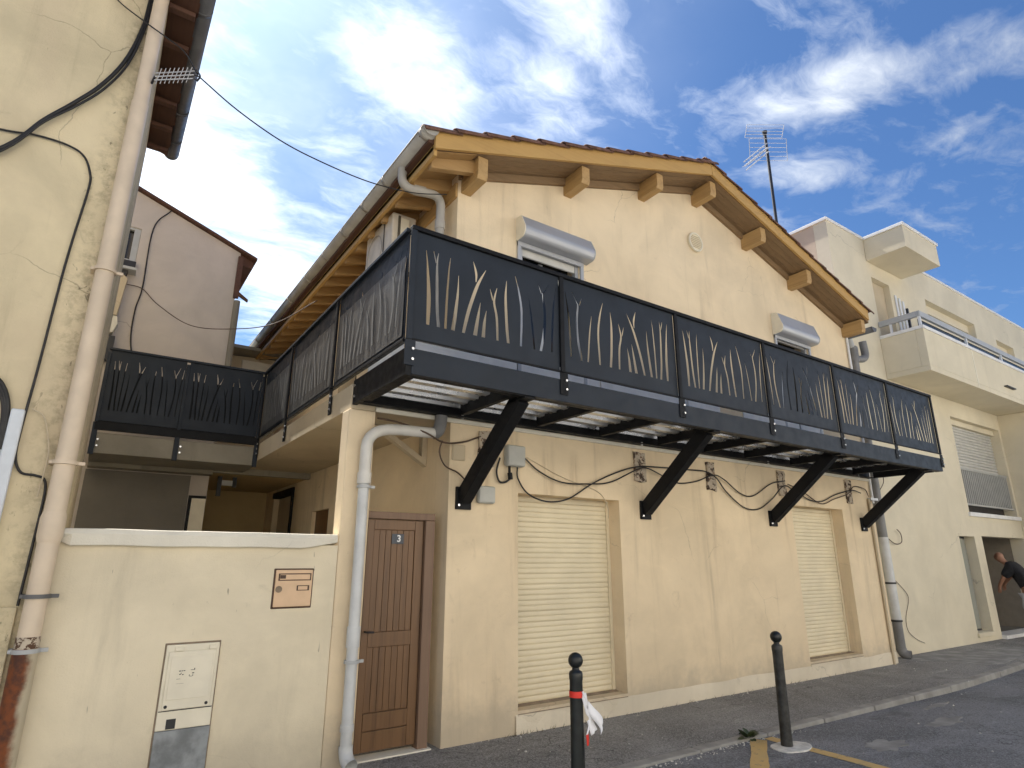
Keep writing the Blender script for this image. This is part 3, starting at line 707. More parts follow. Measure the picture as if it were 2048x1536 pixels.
MB().box(HX0-.03, HX0-.003, FY, HY1, zr(HX0)-.32, zr(HX0)-.14).build('wall_plate', 'purlin_wood', house)
GX, GZ = 2.268, 5.875
def gutter_mesh(y0, y1, gx, gz, r=.085, t=.006, seg=12):
    m = MB(); vs = []
    for y in (y0, y1):
        for rr in (r, r-t):
            for j in range(seg+1):
                a = math.pi+math.pi*j/seg; vs.append((gx+rr*math.cos(a), y, gz+rr*math.sin(a)))
    n = seg+1; fs = []
    for j in range(seg):
        fs += [(j, j+1, 2*n+j+1, 2*n+j), (n+j, 3*n+j, 3*n+j+1, n+j+1), (j, n+j, n+j+1, j+1), (2*n+j, 2*n+j+1, 3*n+j+1, 3*n+j)]
    fs += [(0, 2*n, 3*n, n), (seg, n+seg, 3*n+seg, 2*n+seg)]
    m.add(vs, fs, True)
    return m
def endcap(m, y, gx, gz, r):
    pts = [(gx+r*math.cos(math.pi+math.pi*j/12), gz+r*math.sin(math.pi+math.pi*j/12)) for j in range(13)]
    m.prism(pts, 'y', y-.006, y+.006)
gm = gutter_mesh(4.83, HY1+.3, GX, GZ); endcap(gm, 4.822, GX, GZ, .088); gm.tube([(GX-.085, 4.83, GZ), (GX-.085, HY1+.3, GZ)], .010, 6)
gut = gm.build('gutter', 'gutter', house)
for y in (4.9, 5.9, 6.55, 7.3, 8.1, 9.0, 10.0, 11.2, 12.4):
    gutter_mesh(y-.035, y+.035, GX, GZ, .093, .006).build('gutter_joint', 'gutter', gut)
# right gutter end
gm = gutter_mesh(4.86, HY1+.3, 11.36, 5.72); endcap(gm, 4.852, 11.36, 5.72, .088); gm.build('gutter', 'gutter_dark', house)
# white band: brightness of the lit wall put into colour, seen under the panels
for xa, xb in ((1.95, 2.30), (2.32, 3.66), (3.70, 4.9), (4.92, 6.5), (6.52, 7.2), (7.75, 8.45), (8.5, 9.2), (9.24, 9.9)):
    MB().box(xa, xb, FY-.022, FY-.003, 3.195, 3.77).build('lit_wall_band', 'white_cap', house, .003)
# round wall vent
vn = MB(); cx, cz = 6.975, 6.265
vn.tube([(cx, FY-.035, cz), (cx, FY+.002, cz)], [.148, .155], 28); vn.build('wall_vent', 'shutter', house)
ring = MB(); ring.tube([(cx+.145*math.cos(a), FY-.036, cz+.145*math.sin(a)) for a in [2*math.pi*i/28 for i in range(29)]], .016, 6, False).build('vent_rim', 'plastic_beige', house)
for i in range(7):
    zz = cz-.09+i*.03; hw = math.sqrt(max(0, .118**2-(zz-cz)**2))
    MB().box(cx-hw, cx+hw, FY-.043, FY-.034, zz-.004, zz+.008).build('vent_slat', 'cement_beige', house)
# upstairs windows: shutter housings, frames, glass
def upper_window(x0, x1, z1, bx0, bx1, bz0, bz1, curtain):
    w = MB().box(x0+.001, x0+.05, FY+.02, FY+.09, 3.2, z1-.001).box(x1-.05, x1-.001, FY+.02, FY+.09, 3.2, z1-.001).box(x0+.052, x1-.052, FY+.02, FY+.09, z1-.07, z1-.001).build('window', 'silver', house, .003)
    MB().box(x0+.002, x1-.002, FY+.23, FY+.25, 3.2, z1-.002).build('pane', 'glass', w)
    MB().box(x0+.055, x1-.055, FY+.03, FY+.055, z1-curtain, z1-.072).build('rolled_curtain', 'blind', w)
    MB().box(x0+.42, x0+.48, FY+.19, FY+.228, 3.2, z1-.1).box(x0+.482, x1-.052, FY+.19, FY+.228, z1-.30, z1-.24).build('casement', 'alu_white', w, .003)
    prof = [(FY-.002, bz0), (FY-.11, bz0+.005)]
    n = 8
    for i in range(n+1):
        a = -math.pi/2+math.pi*.72*i/n; prof.append((FY-.115-.075*math.cos(a), bz0+.10+.095*math.sin(a)))
    prof += [(FY-.11, bz1-.01), (FY-.04, bz1), (FY-.002, bz1)]
    MB().prism(prof, 'x', bx0+.012, bx1-.012).build('shutter_housing', 'silver', w, .004)
    for xe in (bx0, bx1-.012):
        MB().prism([(y-.004 if y < FY-.02 else y, z) for y, z in prof], 'x', xe, xe+.0115).build('housing_end', 'grey_frame' if xe > bx0 else 'plastic_beige', w)
    MB().box(x0-.05, x0-.002, FY-.03, FY-.003, 3.2, bz0).box(x1+.002, x1+.05, FY-.03, FY-.003, 3.2, bz0).box(x0-.05, x1+.05, FY-.035, FY-.003, bz0-.06, bz0-.002).build('guide_rail', 'silver', w, .003)
upper_window(U1[0], U1[2], U1[3], 3.66, 4.76, 5.235, 5.54, .17)
upper_window(U2[0], U2[2], U2[3], 8.80, 9.90, 5.165, 5.53, .10)
# ground floor roller shutters, slat by slat
def roller(x0, z0, x1, z1, depth):
    t = thing  # noqa
    r = MB().box(x0, x1, FY+depth+.022, FY+depth+.03, z0, z1).build('roller_shutter', 'shutter', house)
    pitch = .054; n = int((z1-z0)/pitch)
    y = FY+depth
    pf = [(y+.002, 0), (y-.004, .008), (y-.007, .020), (y-.007, .034), (y-.004, .046), (y+.001, .0525), (y+.018, .0525), (y+.018, 0)]
    me = MB().prism(pf, 'x', x0+.03, x1-.045).mesh('slat', 'shutter', ORG[house])
    for i in range(n):
        o = bpy.data.objects.new('slat', me); COL.objects.link(o); o.parent = r
        o.location = (0, random.uniform(-.002, .002), z0+.012+i*pitch); o.rotation_euler = (random.uniform(-.004, .004), 0, 0)
        ORG[o] = ORG[house]
    MB().box(x0+.001, x0+.028, y-.02, y+.021, z0, z1).build('guide_rail', 'shutter', r)
    MB().box(x1-.043, x1-.001, y-.02, y+.021, z0, z1).build('guide_rail', 'shutter', r)
    MB().box(x0+.03, x1-.045, y-.012, y+.02, z0+.001, z0+.011).build('bottom_bar', 'shutter', r)
    return r
roller(*S1, .205); roller(*S2, .205)
for (a, b, c, d) in (S1, S2):
    MB().hexa([(a-.0, FY-.012, b-.035), (c+.0, FY-.012, b-.035), (c, FY+.19, b+.008), (a, FY+.19, b+.008)],
              [(a, FY-.012, b-.16), (c, FY-.012, b-.16), (c, FY-.004, b-.16), (a, FY-.004, b-.16)]).build('sill_face', 'skirt', house)
    MB().hexa([(a+.003, FY-.010, b-.030), (c-.003, FY-.010, b-.030), (c-.003, FY+.19, b+.014), (a+.003, FY+.19, b+.014)],
              [(a+.003, FY-.010, b-.033), (c-.003, FY-.010, b-.033), (c-.003, FY+.19, b+.011), (a+.003, FY+.19, b+.011)]).build('sill', 'sill', house)
# cement skirt along the foot of the wall, uneven top
for xa, xb in ((3.66, 8.70), (8.70, HX1)):
    sk = MB(); n = 40; vs = []
    for i in range(n+1):
        xx = xa+(xb-xa)*i/n; top = .17+.02*mnoise.noise((xx*1.7, 0, 3)); o_ = .010+.004*mnoise.noise((xx*4, 1, 0))
        vs += [(xx, FY-.004-o_, -.05), (xx, FY-.004-o_*.8, top-.02), (xx, FY-.001, top)]
    sk.add(vs, [(i*3+a, i*3+3+a, i*3+4+a, i*3+1+a) for i in range(n) for a in (0, 1)], True)
    sk.build('skirting', 'skirt', house)
# broken stubs of old brackets under the balcony
def rough_block(x0, x1, z0, z1, d, seed):
    bm = bmesh.new(); bmesh.ops.create_cube(bm, size=1); bmesh.ops.subdivide_edges(bm, edges=bm.edges, cuts=5, use_grid_fill=True)
    m = MB(); vs = []
    for v in bm.verts:
        p = Vector((x0+(v.co.x+.5)*(x1-x0), FY-d+(v.co.y+.5)*(d+.05), z0+(v.co.z+.5)*(z1-z0)))
        q = mnoise.noise_vector(p*9+Vector((seed*7, 0, 0)))*.022
        if v.co.y > .3: q *= 0
        vs.append(p+q)
    bm.verts.index_update(); fs = [tuple(v.index for v in f.verts) for f in bm.faces]; bm.free()
    m.add(vs, fs); return m
for i, (xa, xb, za, zb) in enumerate(((3.19, 3.38, 2.52, 2.88), (5.42, 5.60, 2.52, 2.88), (6.78, 6.96, 2.50, 2.88), (8.42, 8.60, 2.52, 2.90), (10.34, 10.51, 2.50, 2.90))):
    rough_block(xa, xb, za, zb, .028, i).build('bracket_stub', 'stub', house)
# ledge under the balcony channel
MB().box(2.05, HX1-.05, FY-.035, FY-.003, 2.925, 2.968).build('ledge', 'coping', house, .006)
# courtyard side details
MB().box(HX0-.03, HX0+.10, 10.90, 10.99, .1, 2.80).box(HX0-.03, HX0+.10, 10.992, 12.3, 2.70, 2.80).build('door_frame', 'black', house)
MB().box(HX0+.10, HX0+.14, 10.992, 12.3, .1, 2.70).build('door', 'cement_beige', house)
MB().box(HX0+.06, HX0+.10, 8.95, 9.75, 1.2, 2.31).build('window', 'door', house)

# back annex over the passage
an = thing('annex', (2.1, 13.0, 0), 'small rear annex with sloping tiled edge behind the walkway corner', 'building')
plate('wall', 'cement_beige', [(1.42, 0), (4.2, 0), (4.2, 5.75), (1.72, 5.62), (1.48, 5.25), (1.42, 5.1)], [], lambda u, v, w: (u, 13.12+w, v), .2, an)
MB().hexa([(1.36, 12.6, 5.12), (1.70, 12.6, 5.66), (1.70, 13.3, 5.66), (1.36, 13.3, 5.12)], [(1.42, 12.6, 5.07), (1.76, 12.6, 5.60), (1.76, 13.3, 5.60), (1.42, 13.3, 5.07)]).build('roof_edge', 'eave_dark', an)
MB().box(1.70, 4.2, 12.55, 13.3, 5.665, 5.73).build('roof', 'cement', an)
MB().box(2.08, 2.84, 12.95, 13.015, 5.0, 5.55).build('panel', 'coping', an)
MB().box(2.04, 2.86, 12.94, 13.01, 4.94, 4.99).build('sill', 'coping', an)

# ------------------------------------------------------------------ door in the side opening
door = thing('door', (2.44, 5.42, 0), 'brown wooden plank door with number plate 3, left of the cream roller shutter', 'door')
DX0, DX1, DY = 2.10, 2.66, 5.42
MB().box(DX1+.002, DX1+.10, DY-.06, DY+.05, .0, 1.953).box(2.06, DX1+.10, DY-.06, DY+.05, 1.955, 2.02).build('door_frame', 'door_frame', door, .006)
leaf = MB().box(DX0, DX1-.004, DY-.002, DY+.04, .05, 1.95).build('leaf', 'door', door, .004)
def dbox(n, *a): return MB().box(*a).build(n, 'door', leaf, .003)
dbox('stile', DX1-.09, DX1-.006, DY-.024, DY-.003, .05, 1.95); dbox('stile', DX0, DX0+.06, DY-.024, DY-.003, .05, 1.95)
dbox('rail', DX0+.062, DX1-.092, DY-.024, DY-.003, 1.86, 1.95); dbox('rail', DX0+.062, DX1-.092, DY-.026, DY-.003, .86, .98)
dbox('rail', DX0+.062, DX1-.092, DY-.024, DY-.003, .05, .20); dbox('rail', DX0+.062, DX1-.092, DY-.028, DY-.003, .21, .34)
wd = (DX1-.092-DX0-.062)/7
for i in range(7):
    xa = DX0+.062+i*wd
    for za, zb in ((.345, .858), (.982, 1.858)):
        dbox('plank', xa+.0015, xa+wd-.0015, DY-.014-random.uniform(0, .003), DY-.003, za, zb)
MB().box(2.335, 2.455, DY-.026, DY-.018, 1.735, 1.825).build('number_plate', 'plate', leaf, .003)
text_mesh('house_number', '3', .085, 'white_print', leaf, lambda u, v, w: (2.405+u, DY-.028-w, 1.78+v))
MB().tube([(DX0+.03, DY-.024, .99), (DX0+.03, DY-.06, .99), (DX0+.10, DY-.062, .985)], .008, 8).build('handle', 'metal_dark', door)
MB().box(2.05, DX1+.12, DY-.10, DY+.06, -.04, .012).build('threshold', 'coping', door)

# ------------------------------------------------------------------ pillar, low wall, walkway slab
pil = MB().box(1.80, 2.055, 5.28, 5.47, -.1, 2.925).build('gate_pillar', 'wall', bev=.012, label='rendered square pillar between the low courtyard wall and the brown door', cat='pillar')
lw = thing('courtyard_wall', (.8, 5.3, 0), 'low beige rendered courtyard wall with a pale cement coping, at the left', 'wall')
MB().box(-.16, 1.796, 5.285, 5.46, -.1, 1.71).build('wall', 'low', lw)
cp = MB(); n = 30; vs = []
for i in range(n+1):
    xx = -.15+i*(1.94/n); a = .006*mnoise.noise((xx*3, 0, 0)); e = .03 if i == 0 else 0
    yb = 5.245 if xx < 1.6 else 5.245+.04*(xx-1.6)/.2
    vs += [(xx, yb+e+a, 1.685+e+a+(.0 if xx < 1.5 else .05*(xx-1.5)/.3)), (xx, yb-.004+a, 1.765), (xx, yb+.015, 1.80+a*.5), (xx, 5.49, 1.805), (xx, 5.49, 1.69)]
cp.add(vs, [(i*5+a, i*5+5+a, i*5+5+(a+1) % 5, i*5+(a+1) % 5) for i in range(n) for a in range(5)]); cp.add(vs[:5], [(0, 1, 2, 3, 4)]); cp.add(vs[-5:], [(4, 3, 2, 1, 0)])
cp.build('coping', 'coping', lw, .006)

gal = thing('walkway', (1.82, 9.0, 2.9), 'raised concrete walkway round the courtyard with dark reed cut-out railings', 'walkway')
MB().box(1.82, HX0-.003, FY-.0, 10.2, 2.93, 3.17).build('side_slab', 'cement_beige', gal, .006)
MB().box(-.145, 1.817, 9.1, 10.2, 2.86, 3.12).build('back_slab', 'cement', gal, .006)
MB().box(-.145, 1.4, 9.95, 10.2, 2.80, 2.858).box(1.402, HX0-.01, 10.0, 10.1, 2.84, 2.928).build('edge_beam', 'cement', gal)
# triangular bracket under the slab by the door
tb = MB().prism([(HX0-.003, 2.54), (HX0-.003, 2.92), (HX0-.06, 2.92), (HX0-.06, 2.64), (HX0-.52, 2.92), (HX0-.62, 2.92)], 'y', 5.80, 5.89)
tb.build('slab_bracket', 'cement_beige', gal, .004)

# ------------------------------------------------------------------ reed panels
REED = [[[(0.065, 0.793, 0.0027), (0.077, 0.655, 0.0113), (0.092, 0.381, 0.0224), (0.093, 0.14, 0.0184)]], [[(0.142, 0.8, 0.0027), (0.135, 0.709, 0.0103), (0.139, 0.511, 0.0166), (0.146, 0.3, 0.0177), (0.158, 0.14, 0.0188)], [(0.111, 0.805, 0.0027), (0.122, 0.743, 0.0077), (0.128, 0.70, 0.0045)]], [[(0.219, 0.791, 0.0027), (0.211, 0.675, 0.0079), (0.204, 0.415, 0.013), (0.201, 0.141, 0.014)]], [[(0.274, 0.649, 0.0027), (0.272, 0.489, 0.012), (0.26, 0.295, 0.0197), (0.247, 0.142, 0.0207)]], [[(0.456, 0.775, 0.0027), (0.421, 0.676, 0.0141), (0.394, 0.585, 0.0195), (0.355, 0.405, 0.0204), (0.331, 0.263, 0.0201), (0.314, 0.141, 0.0172)], [(0.369, 0.823, 0.0027), (0.386, 0.742, 0.0140), (0.391, 0.69, 0.0130), (0.389, 0.635, 0.0064)]], [[(0.422, 0.455, 0.0027), (0.408, 0.319, 0.0166), (0.39, 0.143, 0.0245)]], [[(0.463, 0.395, 0.0027), (0.451, 0.276, 0.0168), (0.445, 0.143, 0.0222)]], [[(0.535, 0.637, 0.0027), (0.521, 0.556, 0.0116), (0.516, 0.485, 0.0144), (0.535, 0.354, 0.0159), (0.542, 0.144, 0.0143)], [(0.486, 0.612, 0.0027), (0.499, 0.548, 0.0090), (0.505, 0.506, 0.0048)]], [[(0.603, 0.736, 0.0027), (0.597, 0.565, 0.0164), (0.605, 0.32, 0.0191), (0.617, 0.143, 0.019)]], [[(0.666, 0.808, 0.0027), (0.695, 0.654, 0.0123), (0.714, 0.457, 0.0154), (0.708, 0.142, 0.0136)]], [[(0.766, 0.631, 0.0027), (0.787, 0.433, 0.011), (0.807, 0.143, 0.0124)]], [[(0.924, 0.83, 0.0027), (0.886, 0.729, 0.0098), (0.877, 0.694, 0.0114), (0.89, 0.521, 0.0163), (0.882, 0.332, 0.0177), (0.856, 0.142, 0.0174)], [(0.844, 0.787, 0.0027), (0.858, 0.735, 0.0063), (0.866, 0.706, 0.0050)]], [[(0.978, 0.809, 0.0027), (0.958, 0.598, 0.0117), (0.947, 0.385, 0.0132), (0.94, 0.157, 0.0097)]]]
def reed_holes(flip, L, drop=()):
    out = []
    for ri, reed in enumerate(REED):
        for s in reed:
            s = [(1-u if flip else u, v, w) for u, v, w in s]
            c = cr([(u*L, v, w*L) for u, v, w in s], 4)
            l = [(p.x-max(.0025, p.z*.56), p.y) for p in c]; r = [(p.x+max(.0025, p.z*.56), p.y) for p in c]
            out.append(l+r[::-1])
    return out
PZ0, PZ1 = 3.27, 4.205
def reed_panel(parent, a, b, flip, mt='dark'):
    """panel between plan points a and b; returns the sheet"""
    a, b = Vector((*a, 0)), Vector((*b, 0)); d = b-a; L = d.length; d /= L; q = Vector((-d.y, d.x, 0))
    ho = reed_holes(flip, L)
    return plate('railing_panel', mt, rect(0, L, 0, PZ1-PZ0), ho, lambda u, v, w: tuple(a+d*u+q*w+Vector((0, 0, PZ0+v))), .004, parent)
BF = 4.13
balc = thing('balcony', (6.5, 4.7, 3.0), 'long anthracite steel balcony with reed cut-out panels along the front of the yellow house', 'balcony')
posts = [1.83, 3.37, 4.975, 6.58, 8.18, 9.69, 11.19]
for i in range(6):
    reed_panel(balc, (posts[i]+.025, BF+.004), (posts[i+1]-.025, BF+.004), i % 2 == 1)
for i, xp in enumerate(posts):
    p_ = MB().box(xp-.024, xp+.024, BF-.022, BF-.0, PZ0-.02, PZ1).build('post', 'black' if i else 'dark', balc, .003)
    wd_ = .05 if 0 < i < 6 else .045
    MB().box(xp-.03, xp+.03+.03, BF-.012, BF-.003, 3.04, PZ0-.022).build('post_foot', 'black' if i else 'dark', p_, .002)
    for zb in (3.09, 3.175):
        MB().tube([(xp+.035, BF-.026, zb), (xp+.035, BF-.012, zb)], .011, 8).build('bolt', 'bolt', p_)
MB().box(1.81, 11.22, BF-.026, BF+.035, PZ1+.002, PZ1+.04).build('handrail', 'black', balc, .004)
MB().box(1.81, 11.215, BF-.010, BF+.012, PZ0-.020, PZ0-.003).build('bottom_rail', 'black', balc, .003)
# side panels along the walkway and the back run
side = [4.145, 5.90, 7.63, 9.08]
for i in range(3):
    par = gal if i else balc
    reed_panel(par, (1.82, side[i]+.03), (1.82, side[i+1]-.03), i % 2 == 0)
    a, b = side[i]+.07, side[i+1]-.07
    fl = MB(); nx, nz = 26, 6; vs = []
    z0_, z1_ = PZ0+.03, PZ1-.20
    for ix in range(nx+1):
        for iz in range(nz+1):
            y = a+(b-a)*ix/nx; z = z0_+(z1_-z0_)*iz/nz
            vs.append((1.813-.004*(1+mnoise.noise((y*7, z*1.5, i*5))), y, z))
    fl.add(vs, [(ix*(nz+1)+iz, (ix+1)*(nz+1)+iz, (ix+1)*(nz+1)+iz+1, ix*(nz+1)+iz+1) for ix in range(nx) for iz in range(nz)], True)
    flo = fl.build('grey_screen', 'film', par)
    Ls = side[i+1]-side[i]
    def reed_outline(): return reed_holes(i % 2 == 0, Ls-.2)
    hs = reed_outline()
    plate('reed_trace', 'film_reed', hs[0], hs[1:], lambda u, v, w: (1.803+w, side[i]+.10+u, PZ0+v*.86+.01), .002, flo)
for i, yp in enumerate(side):
    if i == 0: continue
    p_ = MB().box(1.79, 1.815, yp-.024, yp+.024, PZ0-.02, PZ1).build('post', 'black', gal, .003)
    MB().box(1.80, 1.812, yp-.045, yp+.03, 2.98, PZ0-.022).build('post_foot', 'black', p_, .003)
    for zb in (3.03, 3.10, 3.17):
        MB().tube([(1.79, yp-.01, zb), (1.80, yp-.01, zb)], .011, 8).build('bolt', 'bolt', p_)
MB().box(1.785, 1.845, BF+.04, 9.10, PZ1+.002, PZ1+.035).build('handrail', 'dark', gal, .004)
MB().box(1.80, 1.84, BF+.04, 9.10, PZ0-.03, PZ0-.003).build('bottom_rail', 'black', gal, .003)
back = [-.13, .79, 1.79]
for i in range(2):
    reed_panel(gal, (back[i]+.02, 9.09), (back[i+1]-.02, 9.09), i == 9)
MB().box(-.11, 1.76, 9.125, 9.135, PZ0-.02, PZ0+.69).build('backing_sheet', 'black', gal)
for i, xp in enumerate(back):
    p_ = MB().box(xp-.02, xp+.02, 9.06, 9.085, PZ0-.02, PZ1-.04).build('post', 'dark', gal, .003)
    MB().box(xp-.03, xp+.03, 9.075, 9.095, 2.84, PZ0-.022).build('post_foot', 'dark', p_, .003)
    for zb in (2.95, 3.03):
        MB().tube([(xp+.05, 9.066, zb), (xp+.05, 9.098, zb)], .012, 8).build('bolt', 'bolt', p_)
MB().box(-.14, 1.80, 9.06, 9.12, PZ1-.0, PZ1+.03).build('handrail', 'dark', gal, .004)
MB().box(-.14, 1.80, 9.07, 9.11, PZ0-.12, PZ0-.01).build('bottom_rail', 'black', gal, .003)
# steel frame under the deck
def channel(name, mt, x0, x1, y0, y1, z0, z1): return MB().box(x0, x1, y0, y1, z0, z1).build(name, mt, balc, .004)
channel('front_beam', 'dark', 1.87, 11.20, BF+.0, BF+.055, 2.975, 3.185)
channel('beam_flange', 'black', 1.87, 11.20, BF+.056, BF+.11, 2.975, 2.988)
channel('wall_channel', 'black', 1.86, 11.15, FY-.055, FY-.038, 2.97, 3.16)
channel('wall_channel_flange', 'black', 1.86, 11.15, FY-.13, FY-.056, 2.97, 2.984)
channel('end_beam', 'black', 1.82, 1.868, BF+.0, FY-.02, 2.96, 3.19)
channel('end_beam', 'black', 11.10, 11.15, BF+.112, FY-.135, 2.97, 3.17)
for zb in (3.03, 3.13):
    MB().tube([(1.812, FY-.07, zb), (1.82, FY-.07, zb)], .011, 8).build('bolt', 'bolt', balc)
for xj in (2.92, 3.87, 4.78, 5.76, 6.65, 7.52, 8.64, 9.6, 10.45):
    MB().box(xj-.03, xj+.03, BF+.112, FY-.132, 2.985, 3.095).build('joist', 'black', balc, .004)
MB().box(1.87, 1.95, BF+.112, FY-.132, 2.98, 3.095).build('joist', 'black', balc, .004)
# trapezoid steel deck, ribs parallel to the front
dk = MB(); ydk = []; y = BF+.07; z0, z1 = 3.075, 3.150
prof = []
while y < FY-.06:
    prof += [(y, z0), (y+.080, z0), (y+.115, z1), (y+.170, z1)]; y += .205
vs = []
for xx in (1.87, 11.12): vs += [(xx, a, b) for a, b in prof]
n = len(prof); dk.add(vs, [(i, i+1, n+i+1, n+i) for i in range(n-1)])
deck = dk.build('deck_sheet', 'zinc', balc)
MB().box(1.87, 11.15, BF+.05, FY-.01, 3.152, 3.184).build('deck_slab', 'white_cap', balc)  # floor made white to bounce light onto the wall behind it
# raking braces with end plates
for xb in (3.02, 5.57, 8.19, 10.77):
    a = Vector((xb, FY-.02, 2.18)); b = Vector((xb, BF+.16, 2.99)); h = Vector((0, 0, .075)); d = (b-a).normalized(); q = Vector((0, -d.z, d.y))*.075
    hw = .058
    br = MB(); X = Vector((hw, 0, 0))
    br.hexa([a-X-q, a+X-q, a+X+q, a-X+q], [b-X-q, b+X-q, b+X+q, b-X+q])
    bo = br.build('brace', 'black', balc, .006)
    MB().box(xb-.085, xb+.085, FY-.030, FY-.002, 2.07, 2.29).build('end_plate', 'black', bo, .003)
    MB().box(xb-.058, xb+.058, BF+.02, BF+.30, 2.955, 2.974).build('top_plate', 'black', bo, .002)
    for zb in (2.11,):
        MB().tube([(xb-.062, FY-.045, zb), (xb-.062, FY-.03, zb)], .012, 8).build('bolt', 'bolt', bo)
    MB().tube([(xb-.075, FY-.09, 2.998+.0), (xb-.075, FY-.09, 2.955)], .013, 8).build('bolt', 'bolt', bo)

# ------------------------------------------------------------------ air conditioner on the walkway side
ac = thing('air_conditioner', (2.6, 6.6, 5.0), 'dirty beige outdoor air conditioning unit under the left eave of the yellow house', 'air conditioner')
MB().box(2.45, 2.76, 6.17, 7.02, 4.98, 5.66).build('casing', 'ac', ac, .02)
fan = MB()
for rr in (.235, .24):
    fan.tube([(2.44, 6.70+rr*math.cos(a), 5.31+rr*math.sin(a)) for a in [2*math.pi*i/24 for i in range(25)]], .0035, 5, False)
fan.build('fan_grille', 'ac_grille', ac)
MB().box(2.443, 2.448, 6.40, 6.43, 5.02, 5.62).build('casing_seam', 'ac_dark', ac)
MB().box(2.55, 2.66, 6.150, 6.169, 5.36, 5.60).build('service_cover', 'plastic_beige', ac, .006)
MB().box(2.52, 2.55, 6.155, 6.169, 5.30, 5.62).build('service_slot', 'ac_dark', ac)
for y in (6.3, 6.9):
    MB().box(2.45, HX0-.003, y-.02, y+.02, 4.935, 4.978).build('mounting_arm', 'ac_dark', ac)

# ------------------------------------------------------------------ downpipes
def pipe(name, pts, r, mt, label, joints=(), clamps=(), n=1, seg=16, cmat=None, group=None):
    t = thing(name, tuple(pts[-1]), label, 'downpipe', group)
    MB().tube(pts, r, seg).build('pipe', mt, t)
    for (a, b) in joints: MB().tube([a, b], r+.008, seg).build('collar', mt, t)
    for (a, b) in clamps: MB().tube([a, b], r+.011, seg).build('clamp', cmat or mt, t)
    return t
def arc(a, b, c, n=6):
    """quadratic bend"""
    a, b, c = Vector(a), Vector(b), Vector(c); return [(a*(1-t)**2+b*2*t*(1-t)+c*t*t) for t in [i/n for i in range(n+1)]]
# big beige pipe at the left
lp = thing('downpipe', (-.24, 5.2, 0), 'thick beige downpipe on the left building corner, rusting through at its foot', 'downpipe')
LPX, LPY, LPR = -.205, 5.205, .062
MB().tube([(LPX, LPY, 1.10), (LPX, LPY, 1.72), (LPX, LPY, 1.88), (LPX, LPY, 5.23)], LPR, 24).build('pipe', 'pipe_beige', lp)
MB().tube([(LPX, LPY, 5.20), (LPX, LPY, 9.0)], LPR-.006, 24).build('upper_pipe', 'pipe_beige', lp)
MB().tube([(LPX, LPY, 1.70), (LPX, LPY, 1.74), (LPX, LPY, 1.86), (LPX, LPY, 1.90)], [LPR+.004, LPR+.012, LPR+.012, LPR+.003], 24).build('collar', 'pipe_beige', lp)
MB().tube([(LPX, LPY, 1.04), (LPX, LPY, 1.115)], LPR+.004, 24).build('flaking_band', 'chips', lp)
MB().tube([(LPX, LPY, -.05), (LPX, LPY, 1.045)], LPR+.008, 24).build('rusted_foot', 'rust', lp)
for z, mt in ((1.36, 'gutter_dark'), (1.03, 'grey_frame'), (2.235, 'pipe_beige'), (3.70, 'pipe_beige')):
    MB().tube([(LPX, LPY, z-.013), (LPX, LPY, z+.013)], LPR+.014, 24).build('clamp', mt, lp)
    MB().box(LPX+LPR-.005, LPX+LPR+.055, LPY-.012, LPY+.012, z-.012, z+.012).build('clamp_ear', mt, lp, .003)
    MB().box(LPX-LPR-.03, LPX-LPR+.003, LPY-.012, LPY+.09, z-.012, z+.012).build('clamp_ear', mt, lp, .003)
# grey pipe by the door
gp = thing('downpipe', (1.96, 5.2, 0), 'pale grey plastic downpipe with elbow at the pillar left of the brown door', 'downpipe')
r_ = .052
MB().tube([(2.64, 5.22, 2.78)]+arc((2.24, 5.21, 2.765), (1.955, 5.20, 2.75), (1.955, 5.20, 2.56))+[(1.955, 5.20, 2.33)], r_, 18).build('pipe', 'pipe_pvc', gp)
MB().tube([(1.955, 5.20, 2.34), (1.955, 5.20, 2.24)], r_+.010, 18).build('collar', 'pipe_pvc', gp)
MB().tube(arc((2.63, 5.22, 2.78), (2.71, 5.22, 2.78), (2.71, 5.22, 2.96), 5), r_+.010, 18).build('elbow', 'pipe_dark', gp)
MB().tube([(1.955, 5.20, 2.25), (1.958, 5.20, .16)], r_-.006, 18).build('lower_pipe', 'pipe_grey', gp)
MB().tube(arc((1.958, 5.20, .18), (1.958, 5.20, .07), (1.975, 5.10, .05), 5), r_+.003, 18, caps=False).build('outlet', 'pipe_grey', gp)
MB().tube([(1.957, 5.2, .90), (1.957, 5.2, 1.06)], r_+.003, 18).build('collar', 'pipe_grey', gp)
MB().tube([(1.957, 5.2, .28), (1.957, 5.2, .33)], r_+.002, 18).build('collar', 'pipe_grey', gp)
for z in (2.215, .79):
    MB().tube([(1.957, 5.2, z-.012), (1.957, 5.2, z+.012)], r_+.010, 18).box(1.957+.055, 1.957+.10, 5.19, 5.21, z-.012, z+.012).build('clamp', 'grey_frame', gp)
# upper left swan-neck from the gutter
up = thing('downpipe', (2.7, 5.4, 4.2), 'pale swan neck downpipe from the left gutter to the house corner', 'downpipe')
MB().tube([(2.27, 5.52, 5.80)]+arc((2.27, 5.52, 5.68), (2.28, 5.52, 5.56), (2.42, 5.47, 5.55))+arc((2.60, 5.42, 5.54), (2.70, 5.40, 5.53), (2.70, 5.40, 5.40))+[(2.70, 5.40, 3.2)], .050, 16).build('pipe', 'gutter', up)
MB().tube([(2.70, 5.40, 5.22), (2.70, 5.40, 5.12)], .058, 16).build('collar', 'gutter', up)
MB().tube([(2.40, 5.475, 5.555), (2.52, 5.44, 5.548)], .058, 16).build('collar', 'gutter', up)
